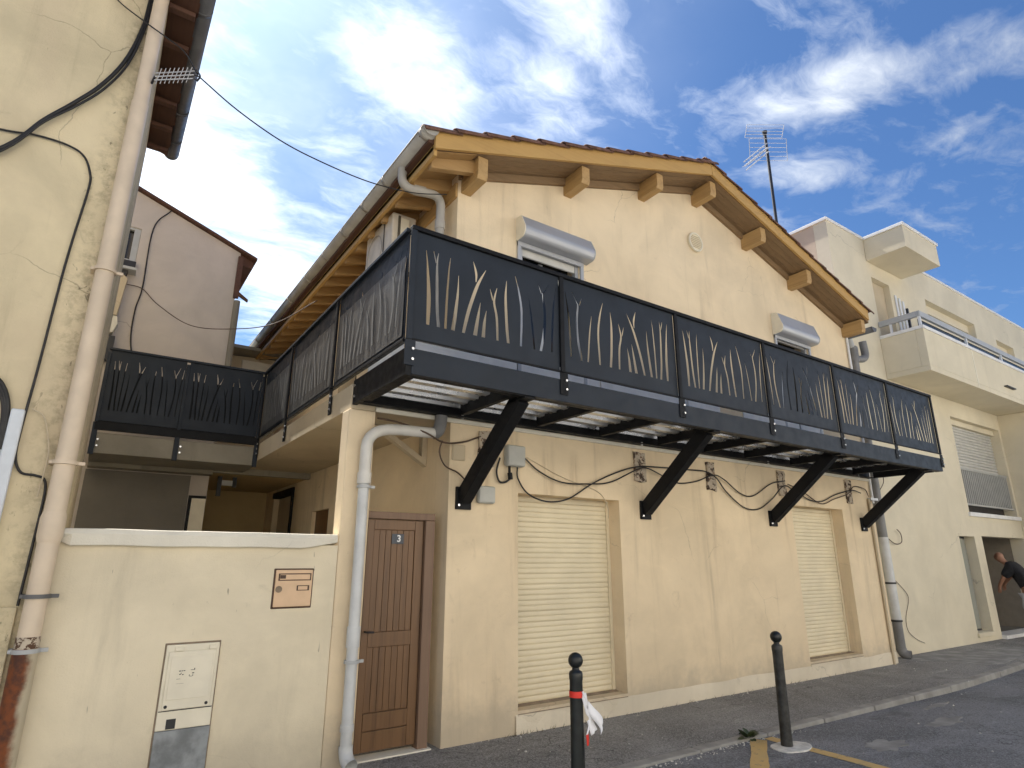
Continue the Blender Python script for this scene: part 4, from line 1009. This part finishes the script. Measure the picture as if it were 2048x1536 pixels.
# right-hand pipes
rp = thing('downpipe', (11.8, 5.48, 0), 'tall dark grey downpipe between the yellow house and the apartment building', 'downpipe')
MB().tube([(11.80, 5.49, 5.62), (11.80, 5.49, .12)], .075, 18).build('pipe', 'pipe_dark', rp)
MB().tube([(11.80, 5.49, 5.60), (11.80, 5.49, 5.30)], .092, 18).build('branch', 'pipe_dark', rp)
MB().tube([(11.83, 5.47, 5.36)]+arc((11.97, 5.43, 5.38), (12.10, 5.40, 5.40), (12.08, 5.40, 5.55))+[(12.05, 5.40, 5.75)], .07, 16).build('side_elbow', 'pipe_dark', rp)
MB().tube([(11.74, 5.49, 5.62), (11.60, 5.45, 5.75), (11.42, 5.42, 5.72)], .07, 16).build('inlet', 'grey_frame', rp)
MB().tube([(11.80, 5.49, 2.0), (11.80, 5.49, .62)], .080, 18).build('lower_pipe', 'pipe_grey', rp)
MB().tube(arc((11.80, 5.49, .16), (11.80, 5.49, .05), (11.84, 5.36, .05), 5), .082, 18, caps=False).build('outlet', 'pipe_dark', rp)
for z in (1.22, .6, 4.9):
    MB().tube([(11.80, 5.49, z-.015), (11.80, 5.49, z+.015)], .090, 18).build('clamp', 'metal_dark', rp)
cd = thing('conduit', (11.1, 5.27, 0), 'thin pale conduit with a box elbow at the right corner of the yellow house', 'conduit')
MB().tube([(11.17, 5.27, 5.6), (11.17, 5.27, 2.55)], .022, 8).build('tube', 'alu_white', cd)
MB().box(11.06, 11.30, 5.24, 5.298, 2.60, 2.64).build('elbow_box', 'alu_white', cd)
MB().tube([(11.04, 5.275, 2.62), (11.04, 5.275, .0)], .024, 8).build('tube', 'cement_beige', cd)

# ------------------------------------------------------------------ left building
lb = thing('left_building', (-2, 5.3, 0), 'tall ochre rendered building at the left edge with a dark eave', 'building')
MB().box(-9, -.150, FY+.0, 7.70, -.1, 6.46).build('wall', 'left', lb)
MB().prism([(-9, 6.462), (-.15, 6.462), (-4.6, 8.3)], 'y', FY+.01, 7.69).build('gable', 'left', lb)
MB().box(-9, -.30, FY-.03, FY-.003, -.1, 1.293).build('plinth', 'left', lb, .006)
MB().hexa([(-.16, 4.75, 6.47), (.075, 4.75, 6.40), (.075, 4.75, 6.44), (-.16, 4.75, 6.51)], [(-.16, 7.74, 6.47), (.075, 7.74, 6.40), (.075, 7.74, 6.44), (-.16, 7.74, 6.51)]).build('soffit', 'eave_dark', lb)
MB().hexa([(-4.6, 4.75, 8.31), (-.158, 4.75, 6.48), (-.158, 4.75, 6.60), (-4.6, 4.75, 8.43)], [(-4.6, 7.74, 8.31), (-.158, 7.74, 6.48), (-.158, 7.74, 6.60), (-4.6, 7.74, 8.43)]).build('roof', 'tile', lb)
for j in range(7):
    y = 4.80+j*.46
    MB().box(-.148, .065, y, y+.07, 6.355, 6.40).build('rafter', 'eave_dark', lb, .004)
m = MB(); n = 60; vs = []
for j in range(n+1):
    y = 4.75+(7.74-4.75)*j/n; vs += [(-.05, y, 6.50+.02*math.sin(y*14)), (.085, y, 6.455+.022*math.sin(y*14))]
m.add(vs, [(2*j, 2*j+2, 2*j+3, 2*j+1) for j in range(n)], True); m.build('eave_tiles', 'tile', lb)
gm = gutter_mesh(4.7, 7.85, .115, 6.52, .078); endcap(gm, 7.855, .115, 6.52, .08); gm.tube([(.19, 4.7, 6.52), (.19, 7.85, 6.52)], .01, 6)
gb = gm.build('gutter', 'gutter_dark', lb)
for y in (5.3, 6.1, 6.9, 7.5): gutter_mesh(y-.02, y+.02, .115, 6.52, .085).build('gutter_joint', 'gutter_dark', gb)

# ------------------------------------------------------------------ pink building behind
M['lower_shade'] = stucco('shade_dark_render', (.20, .185, .16), stain=(.12, .11, .095), stain_amt=.5, bmp=.3)  # darkened to carry the shade below the walkway
pk = thing('rear_building', (.5, 10.3, 0), 'pinkish grey rendered building with a broken roof verge behind the walkway', 'building')
plate('wall', 'pink', [(-6, -.1), (1.40, -.1), (1.40, 6.58), (-.2, 7.19), (-6, 9.4)], [rect(-.72, -.05, 5.98, 6.56)], lambda u, v, w: (u, 10.35+w, v), .2, pk)
MB().box(-6, 1.38, 10.452, 14, -.1, 6.0).build('core', 'pink', pk)
MB().box(-.16, 1.15, 10.235, 10.249, -.1, 2.79).build('lower_wall_shade', 'lower_shade', pk)  # thin dark panel: shade under the walkway slab put into the wall colour
MB().hexa([(-.5, 10.17, 7.32), (1.66, 10.17, 6.49), (1.66, 10.17, 6.53), (-.5, 10.17, 7.36)], [(-.5, 14, 7.32), (1.66, 14, 6.49), (1.66, 14, 6.53), (-.5, 14, 7.36)]).build('roof', 'eave_dark', pk)
for j in range(5):
    y = 10.30+j*.9; MB().hexa([(1.402, y, 6.40), (1.402, y+.09, 6.40), (1.402, y+.09, 6.585), (1.402, y, 6.585)], [(1.62, y, 6.37), (1.62, y+.09, 6.37), (1.62, y+.09, 6.50), (1.62, y, 6.50)]).build('rafter', 'eave_dark', pk)
MB().box(1.37, 1.45, 10.20, 10.248, 5.75, 6.5).build('corner_board', 'eave_dark', pk)
MB().hexa([(1.45, 10.2, 5.80), (1.45, 10.25, 5.80), (1.45, 10.25, 5.86), (1.45, 10.2, 5.86)], [(1.60, 10.2, 5.72), (1.60, 10.25, 5.72), (1.60, 10.25, 5.76), (1.60, 10.2, 5.76)]).build('broken_batten', 'eave_dark', pk)
MB().tube([(1.44, 10.22, 4.0), (1.44, 10.22, 5.7)], .05, 10).build('corner_pipe', 'cement', pk)
wf = MB().box(-.70, -.62, 10.27, 10.33, 5.98, 6.56).box(-.138, -.052, 10.27, 10.33, 5.98, 6.56).box(-.618, -.14, 10.27, 10.33, 6.52, 6.56).box(-.618, -.14, 10.27, 10.33, 5.98, 6.02).box(-.225, -.205, 10.27, 10.33, 6.022, 6.518).build('window', 'grey_frame', pk, .003)
MB().box(-.618, -.14, 10.34, 10.36, 6.0, 6.53).build('pane', 'glass', wf)
MB().box(-.74, -.04, 10.16, 10.248, 5.86, 5.955).build('window_sill', 'metal_dark', pk)
MB().box(-.60, -.02, 10.02, 10.248, 5.76, 5.80).build('ledge', 'grey_frame', pk)
MB().prism([(-.55, 5.755), (-.12, 5.755), (-.16, 5.62), (-.16, 5.58), (-.30, 5.58)], 'y', 10.08, 10.246).build('ledge_bracket', 'metal_dark', pk)
MB().prism([(-.60, 5.70), (-.20, 5.70), (-.10, 5.62), (-.115, 5.50), (-.15, 5.02), (-.60, 5.02)], 'y', 10.06, 10.246).build('vent_duct', 'cement_beige', pk, .01)
MB().prism([(-.60, 5.015), (-.14, 5.015), (-.12, 4.90), (-.16, 4.76), (-.28, 4.72), (-.60, 4.76)], 'y', 10.08, 10.246).build('hanging_sheet', 'coping', pk, .01)
MB().box(-.60, -.12, 10.12, 10.246, 4.35, 4.715).build('louvre', 'metal_dark', pk)
wfp = MB().box(1.20, 1.39, 10.20, 10.246, .1, 2.46).build('door', 'plastic_beige', pk)
MB().box(1.16, 1.198, 10.20, 10.246, .1, 2.50).box(1.20, 1.39, 10.20, 10.246, 2.462, 2.50).build('door_frame', 'black', pk)
# passage beyond the courtyard
ps = thing('passage', (2.1, 13, 0), 'dim yellow rendered covered passage seen over the low courtyard wall', 'passage')
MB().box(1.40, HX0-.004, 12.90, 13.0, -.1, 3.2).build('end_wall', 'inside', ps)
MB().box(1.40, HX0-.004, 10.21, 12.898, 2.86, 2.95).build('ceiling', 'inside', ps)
MB().box(1.58, 1.64, 10.6, 10.66, 2.55, 2.858).box(1.80, 1.86, 10.6, 10.66, 2.70, 2.858).build('hanger', 'metal_dark', ps)
MB().box(1.641, 1.799, 10.61, 10.65, 2.72, 2.80).build('hanging_plate', 'grey_frame', ps)

# ------------------------------------------------------------------ aerials
def rods(m, pts, r=.004, seg=5): m.tube(pts, r, seg)
a1 = thing('antenna', (-.12, 5.1, 5.5), 'small white rake antenna fixed beside the left downpipe under the dark eave', 'antenna')
m = MB(); A0 = Vector((-.14, 5.10, 5.46)); A1 = Vector((.13, 5.02, 5.56))
for k_, off in enumerate((-.035, 0, .035)):
    m.tube([A0+Vector((0, 0, off)), A1+Vector((0, 0, off*1.1))], .0055, 6)
m.build('boom', 'metal_white', a1)
for i in range(8):
    p = A0+(A1-A0)*(i+.8)/9
    MB().tube([p+Vector((-.01, .03, -.06)), p+Vector((.012, -.03, .065))], .0035, 5).build('element', 'metal_white', a1)
MB().tube(cr([A1+Vector((-.01, 0, .06)), A1+Vector((.035, 0, .03)), A1+Vector((.045, 0, 0)), A1+Vector((.03, 0, -.05))], 5), .008, 6).tube([A1, A1+Vector((.045, 0, 0))], .006, 6).tube([A1+Vector((0, 0, .035)), A1+Vector((.035, 0, .04))], .006, 6).tube([A1+Vector((0, 0, -.035)), A1+Vector((.03, 0, -.045))], .006, 6).build('reflector', 'metal_dark', a1)
MB().tube([(LPX+.05, LPY-.03, 5.44), A0], .010, 6).build('bracket', 'metal_dark', a1)
a2 = thing('antenna', (14.12, 8.0, 9.0), 'tall black roof mast with a white grid aerial, above the right roof slope', 'antenna')
# stands on the apartment roof edge behind the house
MB().tube([(14.12, 8.0, 8.48), (14.14, 8.0, 13.30)], .042, 8).build('mast', 'metal_dark', a2)
MB().tube([(14.14, 8.0, 13.22), (14.14, 8.0, 13.34)], [.05, .075], 8).build('mast_cap', 'metal_dark', a2)
bx = Vector((.74, -.30, 0)).normalized()
def grid(c, w, h, tilt, nb, name):
    m = MB(); ux = Vector((.83, -.56, 0)).normalized(); uz = Vector((-.25*tilt, -.40*tilt, 1)).normalized()
    for i in range(nb):
        z = -h/2+h*i/(nb-1); m.tube([c-ux*w/2+uz*z, c+ux*w/2+uz*z], .006, 5)
    for s in (-1, 1): m.tube([c+ux*w/2*s-uz*h/2, c+ux*w/2*s+uz*h/2], .008, 5)
    m.build(name, 'metal_white', a2)
grid(Vector((14.12, 7.95, 12.70)), 1.05, .66, .3, 6, 'reflector_grid')
grid(Vector((14.05, 7.95, 13.28)), 1.05, .34, 1.6, 5, 'top_grid')
m = MB(); b0 = Vector((14.05, 7.92, 12.72)); b1 = Vector((13.10, 8.08, 11.82))
for off in (-.09, 0, .09):
    o_ = Vector((off*.7, off*.2, -off)); m.tube([b0+o_, b1+o_], .016, 5)
m.build('boom', 'metal_white', a2)
for i in range(12):
    p = b0+(b1-b0)*(i+.5)/12; MB().tube([p+Vector((-.10, .06, -.06)), p+Vector((.10, -.06, .06))], .007, 5).build('element', 'metal_white', a2)

# ------------------------------------------------------------------ boxes and cables on the house front
def softbox(name, x0, x1, z0, z1, y, d, label, mt='box_grey'):
    t = thing(name, ((x0+x1)/2, y, z0), label, 'junction box')
    MB().box(x0, x1, y-d, y, z0, z1).build('case', mt, t, .022)
    MB().box(x0+.012, x1-.012, y-d-.006, y-d-.0005, z0+.012, z1-.012).build('lid', mt, t, .004)
    return t
j1 = softbox('junction_box', 3.50, 3.735, 2.54, 2.765, FY, .085, 'square grey junction box right of the first brace, with cables leaving it')
MB().tube([(3.55, FY-.045, 2.54), (3.55, FY-.045, 2.47)], .014, 8).tube([(3.55, FY-.05, 2.47), (3.56, FY-.05, 2.40)], .026, 8).build('gland', 'black', j1)
softbox('junction_box', 3.17, 3.375, 2.14, 2.315, FY, .06, 'small pale grey box just below the first brace foot')
softbox('junction_box', 2.88, 3.03, 2.55, 2.71, FY, .02, 'flat beige cover plate at the house corner, left of the first brace', 'cement_beige')
Y0 = FY-.03
cable('cable', [(3.74, Y0, 2.66), (3.95, Y0, 2.52), (4.25, Y0-.02, 2.42), (4.65, Y0-.02, 2.43), (5.0, Y0-.01, 2.48), (5.42, Y0-.04, 2.66), (5.60, Y0-.05, 2.68), (5.95, Y0-.01, 2.60), (6.2, Y0, 2.55), (6.55, Y0, 2.60), (6.85, Y0-.04, 2.70), (7.1, Y0-.02, 2.66), (7.45, Y0, 2.50), (7.75, Y0, 2.48), (8.2, Y0-.01, 2.68), (8.5, Y0-.05, 2.74)], .0085, 'cable', 'black cable looping from the square junction box to the fourth bracket stub')
cable('cable', [(3.66, Y0, 2.54), (3.67, Y0, 2.42), (3.80, Y0, 2.27), (4.05, Y0-.01, 2.20), (4.35, Y0-.01, 2.25), (4.7, Y0-.02, 2.44), (5.1, Y0-.01, 2.60), (5.42, Y0-.045, 2.69), (5.8, Y0-.02, 2.72), (6.4, Y0, 2.74), (6.72, Y0-.02, 2.74), (6.90, Y0-.05, 2.66), (7.15, Y0, 2.50), (7.5, Y0, 2.31), (7.85, Y0, 2.30), (8.2, Y0, 2.46), (8.45, Y0-.05, 2.66), (8.75, Y0-.02, 2.62), (9.2, Y0, 2.50), (9.55, Y0, 2.50), (9.95, Y0, 2.62), (10.4, Y0-.05, 2.72), (10.75, Y0-.02, 2.70)], .009, 'cable', 'lower black cable sagging along the wall across the top of the first roller shutter')
cable('cable', [(2.06, 5.25, 2.86), (2.30, 5.24, 2.84), (2.52, 5.16, 2.76), (2.75, 5.22, 2.70), (3.0, Y0, 2.74), (3.20, Y0, 2.82)], .009, 'cable_brown', 'brown cable from the pillar across the pale elbow pipe to the first brace')
cable('cable', [(2.74, 5.24, 2.72), (2.72, 5.25, 2.60), (2.80, 5.27, 2.48), (2.95, Y0, 2.42), (3.12, Y0, 2.28)], .008, 'cable_brown', 'thin brown cable hanging past the flat beige cover plate')
cable('cable', [(3.44, Y0, 2.62), (3.40, Y0, 2.48), (3.43, Y0, 2.38), (3.50, Y0, 2.37), (3.56, Y0-.02, 2.41)], .011, 'cable', 'short black cable loop under the square junction box')
cable('cable', [(8.6, Y0-.03, 2.70), (9.0, Y0, 2.63), (9.5, Y0, 2.46), (9.9, Y0, 2.55), (10.3, Y0-.04, 2.66), (10.6, Y0, 2.80), (10.95, Y0, 2.78), (11.05, Y0, 2.66)], .008, 'cable_brown', 'thin brown cable along the wall to the right end brace')
cable('cable', [(3.8, Y0+.02, 2.66), (4.3, Y0+.02, 2.48), (4.8, Y0+.02, 2.36), (4.95, Y0+.02, 2.20), (4.96, Y0+.02, 2.06)], .004, 'cable_beige', 'very thin beige wire drooping over the right corner of the first roller shutter')
# right wall loose wires
cable('wire', [(11.95, 5.56, 3.55), (12.25, 5.56, 3.35), (12.30, 5.55, 3.05), (12.10, 5.56, 2.85)], .007, 'cable_brown', 'loose brown wire under the far right end of the balcony')
cable('wire', [(12.0, 5.56, 2.05), (12.35, 5.56, 1.90), (12.6, 5.55, 1.93), (12.62, 5.55, 2.08), (12.5, 5.55, 2.16)], .008, 'cable_brown', 'hooked brown wire sticking out beside the dark grey downpipe')
cable('wire', [(12.1, 5.58, 1.3), (12.5, 5.58, 1.05), (12.55, 5.58, .9), (12.35, 5.58, .62), (12.35, 5.58, .40), (12.6, 5.58, .25), (12.9, 5.58, .16)], .005, 'cable_brown', 'long thin wire wandering down the pale wall to the pavement')
# left building cables
YL = FY-.02
cable('cable', [(-.27, YL-.02, 7.0), (-.285, YL-.02, 6.35), (-.30, YL-.02, 6.0), (-.37, YL-.02, 5.62), (-.49, YL-.02, 5.31), (-.63, YL-.02, 5.07), (-.78, YL-.02, 4.84), (-1.0, YL-.02, 4.47), (-1.6, YL-.02, 3.9)], .016, 'cable', 'thick black cable bundle sweeping across the ochre wall at top left')
cable('cable', [(-1.6, YL, 4.62), (-1.02, YL, 4.66), (-.82, YL, 4.70), (-.62, YL, 4.70), (-.50, YL, 4.65), (-.435, YL, 4.52), (-.42, YL, 4.38), (-.445, YL, 3.95), (-.46, YL, 3.6), (-.475, YL, 2.9), (-.49, YL, 2.45), (-.485, YL, 2.26), (-.44, YL, 2.16), (-.36, YL, 2.145), (-.305, YL, 2.12), (-.285, YL, 2.02), (-.29, YL, 1.7), (-.30, YL, 1.3)], .0085, 'cable', 'black cable bending down the ochre wall beside the beige downpipe')
cable('cable', [(-.255, YL-.03, 7.0), (-.268, YL-.03, 6.35), (-.285, YL-.03, 5.98), (-.35, YL-.03, 5.58), (-.47, YL-.03, 5.27), (-.62, YL-.03, 5.03), (-.78, YL-.03, 4.81), (-1.0, YL-.03, 4.435), (-1.6, YL-.03, 3.86)], .010, 'cable', 'thinner black cable running along the under side of the thick bundle at top left')
cable('wire', [(-.62, YL, 6.34), (-.50, YL-.02, 6.18), (-.28, 5.14, 5.98), (-.11, 5.10, 5.88), (.03, 5.06, 5.78), (.16, 5.03, 5.58)], .006, 'cable', 'thin black wire crossing the beige downpipe towards the small rake antenna')
cable('overhead_wire', [(.17, 5.02, 5.56), (.5, 5.05, 5.40), (.9, 5.09, 5.28), (1.3, 5.13, 5.24), (1.80, 5.2, 5.26), (2.3, 5.26, 5.36), (2.72, 5.30, 5.52)], .0065, 'cable', 'overhead wire sagging from the rake antenna to the house corner', 10, cat='wire')
cable('wire', [(.30, 10.22, 7.0), (.10, 10.22, 6.6), (.10, 10.22, 5.6), (.06, 10.22, 5.2), (.08, 10.22, 4.7), (.22, 10.22, 4.2)], .010, 'cable', 'thin black wire running down the pinkish rear wall')
cable('wire', [(-.12, 10.20, 5.58), (.10, 10.20, 5.56), (.35, 10.15, 5.33), (.8, 9.9, 5.02), (1.3, 9.3, 4.88), (1.8, 8.9, 4.95), (2.25, 8.4, 5.25)], .007, 'cable_brown', 'sagging wire from the rear wall to the house eave')
cable('wire', [(-.455, YL-.01, 2.60), (-.38, YL-.01, 2.55), (-.335, YL-.01, 2.42), (-.31, YL-.01, 2.28), (-.32, YL-.01, 2.0)], .005, 'cable_beige', 'short thin beige wire curling beside the black cable at left')
for k_, dx in enumerate((0, .035, .07)):
    cable('cable', [(-.72-dx, YL-.01, 2.82), (-.64-dx*.6, YL-.01, 2.74), (-.59-dx*.4, YL-.01, 2.62), (-.575-dx*.3, YL-.012, 2.48), (-.57-dx*.2, YL-.012, 2.30)], .013, 'cable', ('outermost', 'middle', 'innermost')[k_]+' of three black cables dropping into the white conduit at left')
cb = thing('conduit', (-.53, 5.28, 1.0), 'white plastic cable conduit on the ochre wall at the far left', 'conduit')
MB().box(-.565, -.487, FY-.055, FY-.003, 0, 2.585).build('trunking', 'conduit', cb, .012)
MB().box(-.600, -.567, FY-.035, FY-.003, 0, 2.55).build('trunking_side', 'conduit', cb, .006)

# ------------------------------------------------------------------ letterbox and meter cabinet in the low wall
WY = 5.285
lt = thing('letterbox', (1.45, 5.27, 1.22), 'small square peach coloured letterbox set in the low courtyard wall', 'letterbox')
MB().box(1.29, 1.61, WY-.006, WY+.01, 1.215, 1.525).build('surround', 'letter_dark', lt, .01)
MB().box(1.303, 1.598, WY-.020, WY-.0065, 1.230, 1.513).build('door', 'letter', lt, .012)
MB().box(1.335, 1.575, WY-.028, WY-.021, 1.437, 1.478).build('flap', 'letter', lt, .004)
MB().box(1.325, 1.585, WY-.0225, WY-.0205, 1.430, 1.486).build('slot', 'letter_dark', lt)
MB().box(1.335, 1.38, WY-.0295, WY-.0285, 1.446, 1.474).build('sticker', 'letter_dark', lt)
MB().box(1.475, 1.575, WY-.0245, WY-.0205, 1.352, 1.392).build('name_holder', 'letter_dark', lt)
MB().box(1.485, 1.560, WY-.028, WY-.025, 1.358, 1.386).build('name_card', 'letter', lt)
MB().tube([(1.335, WY-.026, 1.365), (1.335, WY-.0205, 1.365)], .026, 14).build('lock', 'sill', lt)
mc = thing('meter_cabinet', (.77, 5.27, 0), 'tall cream electricity meter cabinet with a grey lower panel in the low wall', 'cabinet')
MB().box(.592, .962, WY-.004, WY+.01, .10, 1.012).build('surround', 'sill', mc, .004)
MB().box(.602, .952, WY-.020, WY-.0045, .445, 1.0).build('frame', 'plastic_beige', mc, .006)
MB().box(.622, .932, WY-.030, WY-.021, .575, .955).build('cover', 'plastic_beige', mc, .005)
MB().box(.642, .915, WY-.034, WY-.0305, .64, .925).build('raised_field', 'plastic_beige', mc, .003)
for xk in (.645, .905): MB().tube([(xk, WY-.034, .598), (xk, WY-.030, .598)], .011, 10).build('lock', 'ink', mc)
MB().box(.665, .725, WY-.023, WY-.0205, .452, .515).build('cable_notch', 'ink', mc)
for xk in (.66, .88):
    MB().box(xk, xk+.055, WY-.036, WY-.021, .958, .985).build('hinge', 'plastic_beige', mc, .003)
MB().box(.606, .948, WY-.0225, WY-.0202, .566, .572).build('shadow_gap', 'ink', mc)
gp_ = MB().box(.602, .952, WY-.024, WY-.0045, .02, .443).build('lower_panel', 'cab_grey', mc, .004)
MB().box(.602, .952, WY-.027, WY-.0245, .36, .441).build('panel_band', 'cab_grey', mc, .002)
pk_ = MB()
for (a, b, c, d) in ((.700, .712, .822, .828), (.716, .724, .822, .828), (.728, .740, .823, .828), (.704, .714, .800, .806), (.722, .732, .797, .803), (.712, .720, .808, .812), (.775, .798, .826, .829), (.797, .803, .826, .838), (.786, .800, .803, .809), (.772, .790, .784, .787), (.768, .772, .787, .797), (.790, .795, .787, .795), (.690, .715, .772, .774), (.69, .74, .742, .743)):
    pk_.box(a, b, WY-.0352, WY-.0343, c, d)
pk_.build('printed_mark', 'ink', mc)

# ------------------------------------------------------------------ bollards
def bollard(x, y, z, label, lean=0.0, mt='bollard'):
    t = thing('bollard', (x, y, z), label, 'bollard', 'black ball-topped bollards along the kerb')
    pr_ = [(.0, -.10), (.053, -.10), (.053, .02), (.050, .16), (.046, .55), (.046, .80), (.049, .815), (.049, .845), (.044, .858), (.027, .868), (.024, .885)]
    for i in range(13):
        a = -math.pi/2+.48+(math.pi-.48)*i/12; pr_.append((.053*math.cos(a), .930+.053*math.sin(a)))
    cut = 11
    MB().lathe(pr_[:cut], (x, y, z), 24).build('post', mt, t)
    MB().lathe(pr_[cut-1:], (x, y, z), 24).build('ball', 'bollard', t)
    t.rotation_euler = (0, lean, 0)
    return t
b1 = bollard(3.02, 3.62, -.02, 'black bollard wrapped with red and white tape, in front of the first roller shutter')
b2 = bollard(5.55, 3.70, -.03, 'scuffed black bollard standing on a white cement pad beside the weed', .012, 'bollard_worn')
# tape tied to the first bollard
tp = thing('barrier_tape', (3.06, 3.59, .6), 'torn red and white barrier tape fluttering on the nearer bollard', 'tape')
def ribbon(name, pts, wv, mt):
    c = cr(pts, 5); n = len(c); m = MB(); vs = []
    for i, p in enumerate(c):
        w = Vector(wv[0]).lerp(Vector(wv[1]), i/(n-1)); cw = Vector((0, 0, 0))
        vs += [p-w/2, p-w*.15+Vector((.004, -.006, 0)), p+w*.2-Vector((.003, -.004, 0)), p+w/2]
    m.add(vs, [(4*i+k, 4*i+k+1, 4*i+k+5, 4*i+k+4) for i in range(n-1) for k in range(3)], True)
    o = m.build(name, mt, tp); sd_ = o.modifiers.new('thick', 'SOLIDIFY'); sd_.thickness = .0012
    return o
MB().tube([(3.02, 3.62, .675), (3.02, 3.62, .715)], .0505, 20, False).build('red_band', 'tape_red', tp)
ribbon('white_strip', [(3.045, 3.572, .70), (3.055, 3.566, .65), (3.075, 3.566, .58), (3.10, 3.565, .54), (3.085, 3.566, .49), (3.062, 3.564, .445)], ((.040, -.01, .012), (.034, .02, .0)), 'tape_white')
ribbon('flying_tail', [(3.075, 3.566, .62), (3.11, 3.555, .575), (3.15, 3.545, .535), (3.175, 3.54, .50), (3.172, 3.535, .47)], ((.02, .0, .06), (.035, .01, .07)), 'tape_white')
ribbon('lower_strip', [(3.080, 3.566, .54), (3.10, 3.562, .50), (3.12, 3.556, .45)], ((.03, .0, .03), (.06, .0, .03)), 'tape_white')
ribbon('red_end', [(3.060, 3.560, .447), (3.062, 3.558, .415), (3.062, 3.558, .38)], ((.042, .02, 0), (.036, .02, 0)), 'tape_red')
ribbon('fold', [(3.035, 3.570, .715), (3.048, 3.566, .69), (3.058, 3.564, .665)], ((.016, 0, .006), (.018, 0, .006)), 'tape_white')
# pad under the second bollard
pd_ = []
for i in range(22):
    a = 2*math.pi*i/22; k_ = 1+.22*mnoise.noise((math.cos(a)*1.4, math.sin(a)*1.4, 5)); pd_.append((5.56+.23*k_*math.cos(a), 3.665+.14*k_*math.sin(a)))
MB().prism(pd_, 'z', -.06, rz(5.55)+.012).build('cement_pad', 'pad', bev=.006, label='irregular white cement pad round the foot of the farther bollard', cat='pad')

# ------------------------------------------------------------------ weeds and pebbles
wp = thing('weed', (5.46, 4.03, -.02), 'dark leafy weed growing from the kerb behind the farther bollard', 'weed')
for i in range(18):
    a = random.uniform(0, 2*math.pi); l = random.uniform(.10, .27); e = random.uniform(.25, 1.35)
    d = Vector((math.cos(a)*math.cos(e), math.sin(a)*math.cos(e)*.6, math.sin(e)*.75)); s_ = Vector((-math.sin(a), math.cos(a), 0)); o_ = Vector((5.46+random.uniform(-.05, .05), 4.03, -.02))
    m = MB(); vs = []
    n = 5
    for j in range(n+1):
        t = j/n; w = .030*math.sin(math.pi*min(1, .12+t*.88))*(.5+l*3); p = o_+d*l*t+Vector((0, 0, -.06*t*t))
        vs += [p-s_*w+Vector((0, 0, .006)), p, p+s_*w+Vector((0, 0, .006))]
    m.add(vs, [(3*j+k, 3*j+k+1, 3*j+k+4, 3*j+k+3) for j in range(n) for k in (0, 1)], True); m.build('leaf', 'leaf', wp)
wl = MB()
for i in range(150):
    x = random.choice([random.uniform(3.5, 4.6), random.uniform(4.4, 7.2), random.uniform(7, 10)]); y = FY-.02-abs(random.gauss(0, .02))
    h_ = random.uniform(.01, .05); dx = random.uniform(-.03, .03)
    wl.add([(x-.004, y, 0), (x+.004, y, 0), (x+dx, y-random.uniform(0, .03), h_)], [(0, 1, 2)])
wl.build('wall_weeds', 'drygrass', label='sparse dry weeds along the foot of the yellow house wall', cat='weeds', kind='stuff')
gv = MB()
def pebble(x, y, z, r):
    vs = []; 
    for q in ((1, 0, 0), (-1, 0, 0), (0, 1, 0), (0, -1, 0), (0, 0, .7), (0, 0, -.7)):
        k_ = r*random.uniform(.7, 1.2); vs.append((x+q[0]*k_, y+q[1]*k_, z+q[2]*k_))
    gv.add(vs, [(0, 2, 4), (2, 1, 4), (1, 3, 4), (3, 0, 4), (2, 0, 5), (1, 2, 5), (3, 1, 5), (0, 3, 5)])
for i in range(420):
    if i < 220: x = random.uniform(2.6, 6.2); y = kerb_y(x)-abs(random.gauss(0, .05)); z = rz(x)
    elif i < 300: x = random.uniform(3, 9); y = FY-.02-abs(random.gauss(0, .05)); z = .003
    else: x = random.uniform(3, 12); y = random.uniform(2.2, 5.2); z = .002 if y > kerb_y(x) else rz(x)
    pebble(x, y, z+.002, random.choice((.004, .006, .006, .009, .013)))
gv.build('gravel', 'pad', label='loose pale grit along the kerb and wall foot', cat='gravel', kind='stuff')
